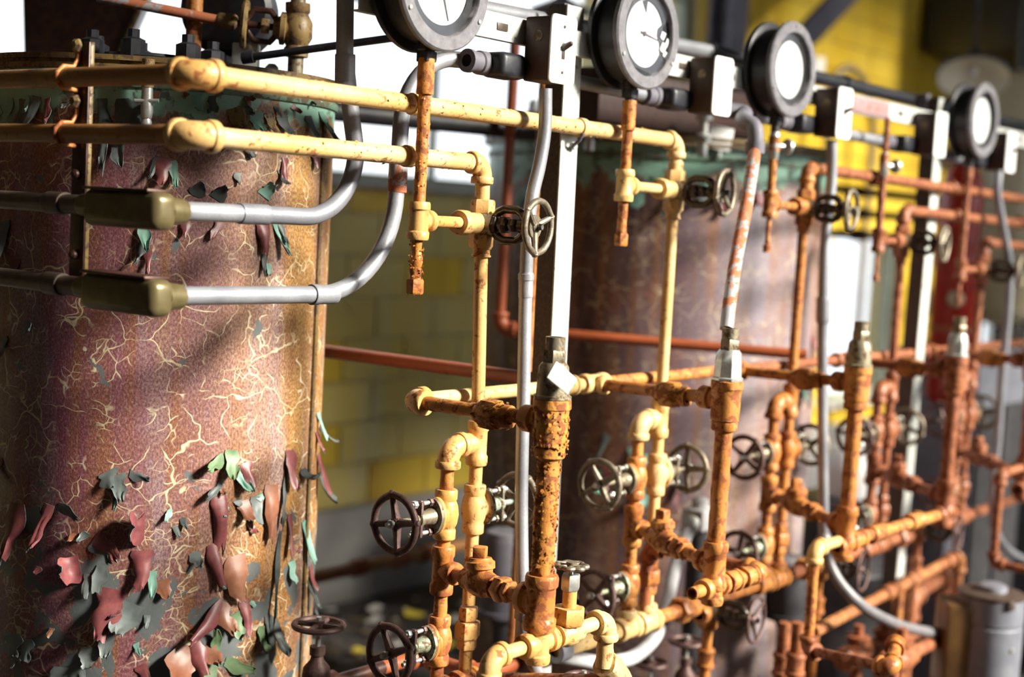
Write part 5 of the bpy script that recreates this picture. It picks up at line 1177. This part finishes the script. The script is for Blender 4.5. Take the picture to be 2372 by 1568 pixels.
MB().lathe(c-Z*.02, Z, [(0, .115), (.022, .115), (.024, .08), (.030, .078), (.032, 0)], 36).build('cover', 'case_black', t)
for i in range(7):
    a = i*.8976+.2; MB().lathe(c+V((math.cos(a)*.098, math.sin(a)*.098, .012)), Z, [(-.02, .0), (-.02, .019), (.014, .019), (.018, .010), (.030, .010), (.030, 0)], 8).build('bolt', 'case_black', t)
q = atd(447, 130, 2.42); run('vent_pipe', 'short orange vent pipe standing on the near tank', [V((q.x, q.y, 1.72)), V((q.x, q.y, 1.90))], .0135, 'orange_paint')
c = atd(535, 30, 2.52); t = thing('drive_motor', 'black round drive housing above the near tank', 'motor', (c.x, c.y, 1.73))
MB().lathe(c, -V((RT.cross(Z))), [(-.05, 0), (-.05, .07), (-.04, .080), (.03, .080), (.04, .070), (.04, .03), (.05, .028), (.05, 0)], 36).build('housing', 'case_black', t)
MB().box((c.x, c.y, (1.745+c.z-.06)/2), (.07, .06, c.z-.06-1.73), bev=.006).build('bracket', 'case_black', t)
vc = atd(688, 70, 2.42); t = thing('globe_valve', 'rusty globe valve with long operating rod above the near tank', 'valve', (vc.x, vc.y, 1.70))
MB().rod((vc.x, vc.y, 1.69), vc-Z*.03, .0135, 16).build('pipe', 'old_bronze', t); MB().rod(vc+Z*.03, (vc.x, vc.y, 2.3), .0130, 16).build('pipe', 'old_bronze', t)
MB().lathe(vc-Z*.045, Z, [(0, .012), (0, .021), (.014, .021), (.018, .018), (.032, .026), (.058, .026), (.072, .018), (.076, .021), (.090, .021), (.090, .012)], 22, .001).build('body', 'rim_ochre', t)
u = (atd(505, 47, 2.40)-vc).normalized(); s_ = (-RT).cross(u).normalized(); wz = u.cross(s_)
MB().lathe(vc, u, [(0, .022), (.018, .022), (.020, .028), (.028, .028), (.030, .020), (.040, .016), (.040, 0)], 20, .001).build('bonnet', 'rim_ochre', t)
for k_ in (-1, 1): MB().tube([vc+u*.034+Z*k_*.012, vc+u*.045+Z*k_*.026, vc+u*.072+Z*k_*.026, vc+u*.083+Z*k_*.012], .0055, 10).build('yoke_arm', 'strap_iron', t)
MB().hexa(vc+u*.046, u, .014, .024).build('gland_nut', 'rim_ochre', t); MB().rod(vc+u*.03, vc+u*.14, .006, 10).build('stem', 'strap_iron', t)
wc = vc+u*.088; mb = MB(); e1 = u.cross(Z).normalized(); e2 = e1.cross(u)
mb.tube([wc+(e1*math.cos(a)+e2*math.sin(a))*.035*(1+.06*math.cos(5*a)) for a in [2*math.pi*i/50 for i in range(50)]], .0060, 8, closed=True)
for j in range(5): a = j*1.2566; mb.tube([wc, wc+(e1*math.cos(a)+e2*math.sin(a))*.035], .005, 6)
mb.build('handwheel', 'rim_ochre', t)
MB().lathe(vc+u*.10, u, [(0, 0), (0, .010), (.004, .014), (.030, .013), (.036, .009), (.036, 0)], 14, .001).build('coupling', 'rim_ochre', t)
re = atd(225, -8, 2.36); MB().rod(vc+u*.13, re, .0085, 14).build('operating_rod', 'peeled_grey', t)
a, b = atd(578, 133, 2.36), atd(968, 80, 2.30); t = thing('tie_rod', 'thin black rod slanting from the tank valve to the first gauge', 'rod', a)
MB().rod(a, b, .0065, 10).build('rod', 'case_black', t); MB().lathe(a, b-a, [(-.012, 0), (-.012, .010), (.008, .010), (.008, 0)], 12).build('end_boss', 'case_black', t)
c = atd(570, 130, 2.44); t = thing('limit_switch', 'small pale metal box beside the globe valve', 'box', (c.x, c.y, 1.72)); MB().box(c, (.044, .03, .042), Matrix.Rotation(R(39-90), 3, 'Z'), bev=.003).build('box', 'tag_metal', t)
MB().rod((c.x, c.y, 1.70), c-Z*.018, .008, 10).build('post', 'dark_metal', t); MB().lathe(c+RT*.045-Z*.025, Z, [(-.02, .010), (.006, .012), (.012, .006), (.012, 0)], 10).build('knob', 'tag_metal', t)
# petcock on the near tank
c = atcyl(345, 243, T1X, T1Y, T1R); n_ = V((c.x-T1X, c.y-T1Y, 0)).normalized(); c = c+n_*.03; t = thing('petcock', 'little bright petcock with cross handle high on the near tank', 'valve', c)
MB().rod(c-n_*.032, c, .007, 12).build('shank', 'nut_steel', t); MB().lathe(c-Z*.022, Z, [(0, 0), (0, .008), (.010, .010), (.022, .009), (.05, .008), (.05, 0)], 14).build('body', 'nut_steel', t)
MB().tube([c-RT*.018+n_*.006+Z*.004, c+RT*.018+n_*.006+Z*.004], .0028, 8).build('cross_handle', 'tag_metal', t); MB().lathe(c-Z*.040, Z, [(0, 0), (.004, .007), (.012, .0085), (.020, .006), (.022, 0)], 12).build('knob', 'tag_metal', t)
MB().rod(c+Z*.024, c+Z*.066, .0095, 12).build('pipe', 'rim_ochre', t)

# ------------------------------------------------------------------ on top of the far tank
c = V((T2X-.25, T2Y+.10, 1.735)); t = thing('manway_cover', 'black bolted cover on the head of the far tank', 'cover', c)
MB().lathe(c-Z*.03, Z, [(0, .13), (.06, .13), (.062, .09), (.075, .085), (.08, 0)], 36).build('cover', 'case_black', t)
for i in range(12):
    a = i*.5236; MB().lathe(c+V((math.cos(a)*.112, math.sin(a)*.112, .028)), Z, [(0, .0), (0, .013), (.012, .013), (.014, .008), (.036, .008), (.036, 0)], 6).build('bolt', 'nut_steel', t)
t = thing('overflow_duct', 'long dark duct lying above the far tank', 'duct', (T2X, T2Y, 1.80))
q0, q1 = atd(1345, 250, 3.1), atd(1730, 280, 3.6); zc = (q0.z+q1.z)/2
dq = V((q1.x-q0.x, q1.y-q0.y, 0)); an = math.atan2(dq.y, dq.x); MB().box(V(((q0.x+q1.x)/2, (q0.y+q1.y)/2, zc+.015)), (dq.length, .10, .12), Matrix.Rotation(an, 3, 'Z'), bev=.008).build('duct', 'box_brown', t)
for f in (.1, .9): MB().rod((q0.x+dq.x*f, q0.y+dq.y*f, 1.68), (q0.x+dq.x*f, q0.y+dq.y*f, zc), .012, 10).build('support', 'dark_metal', t)
q = atd(1140, 292, 3.3); run('tank_link', 'dark level pipe joining the heads of the two tanks', [V((1.78, T1Y+.35, q.z)), V((2.95, .62, q.z))], .022, 'dark_metal')
for i, (px, py) in enumerate(((1630, 300), (1368, 300))):
    q = atd(px, py, 3.25); t = thing('level_cock', ['pale upright level cock before the far tank duct', 'pale upright level cock near the first strut post'][i], 'valve', (q.x, q.y, 1.66))
    MB().lathe((q.x, q.y, 1.66), Z, [(0, .012), (.03, .012), (.034, .018), (.05, .018), (.054, .010), (.08, .010), (.084, .020), (.10, .020), (.10, 0)], 12).build('body', 'nut_steel', t); MB().rod((q.x, q.y, 1.70), (q.x-.03, q.y-.03, 1.70), .006, 8).build('lever', 'nut_steel', t)
q = atcyl(1668, 320, T2X, T2Y, T2R+.012); t = thing('notice_plate', 'blank pale plate leaning on the rim of the far tank', 'plate', q); rotm = Matrix.Rotation(math.atan2(q.y-T2Y, q.x-T2X)+math.pi/2, 3, 'Z') @ Matrix.Rotation(R(8), 3, 'Y')
MB().box(q, (.06, .003, .055), rotm, bev=.002).build('plate', 'plate_white', t); MB().rod(q-Z*.03, q-Z*.045, .006, 8).build('foot', 'nut_steel', t)

# ------------------------------------------------------------------ litter on the floor
KEEP = [ob for ob in COL.objects if ob.parent is None and ob.name.split('.')[0] in ('pump_motor', 'terminal_box', 'stop_valve', 'steel_drum', 'standpipe')]
mb = MB()
for n, size, mi in ((900, .030, 0), (1500, .035, 1), (70, .035, 2)):
    for _ in range(n):
        x, y = random.uniform(1.6, 8.5), random.uniform(-.6, 2.25)
        if math.hypot(x-T1X, y-T1Y) < T1R+.03 or math.hypot(x-T2X, y-T2Y) < T2R+.03: continue
        if (3.4 < x < 6.8 and y < 1.2) or any(math.hypot(x-ob.location.x, y-ob.location.y) < .2 for ob in KEEP): continue
        s = size*random.uniform(.4, 1.4); a = random.random()*6.28; c = V((x, y, .002+random.random()*.012)); k_ = random.choice([4, 5, 6])
        mb.poly([c+V((math.cos(a+6.283*i/k_)*s*random.uniform(.5, 1.1), math.sin(a+6.283*i/k_)*s*random.uniform(.4, 1.0), random.uniform(0, s*.5))) for i in range(k_)], Z, .002, mi)
o = mb.build('floor_debris', ['chip_pale', 'chip_dark', 'chip_yellow'], smooth=False); o['kind'] = 'stuff'; tag(o, 'pale, rusty and yellow paint chips scattered over the dark floor', 'debris')
for i in range(7):
    q = [(1715, 1508), (1752, 1522), (1640, 1540), (1665, 1548), (960, 1425), (860, 1440), (1030, 1500)][i]; r = ray(*q); c = CAM+r*((0.012-CAM.z)/r.z); s = random.uniform(.05, .08)
    lab = ['pale paper scrap below the second thin drain wheel', 'long pale scrap lying right of the paper scrap', 'pale scrap beside the level-wheeled valve', 'small pale scrap at the bottom edge of the floor', 'yellow scrap on the floor behind the first by-pass', 'grey-white scrap on the floor near the wall pipe', 'yellow scrap behind the lower by-pass valve'][i]
    mb = MB(); a = random.random()*6.28; mb.poly([c+V((math.cos(a+1.047*j)*s*random.uniform(.7, 1.1), math.sin(a+1.047*j)*s*random.uniform(.4, .7), random.uniform(-.006, .02))) for j in range(6)], Z, .003)
    tag(mb.build('floor_scrap', 'chip_yellow' if i in (4, 6) else 'chip_pale', smooth=False), lab, 'scrap')
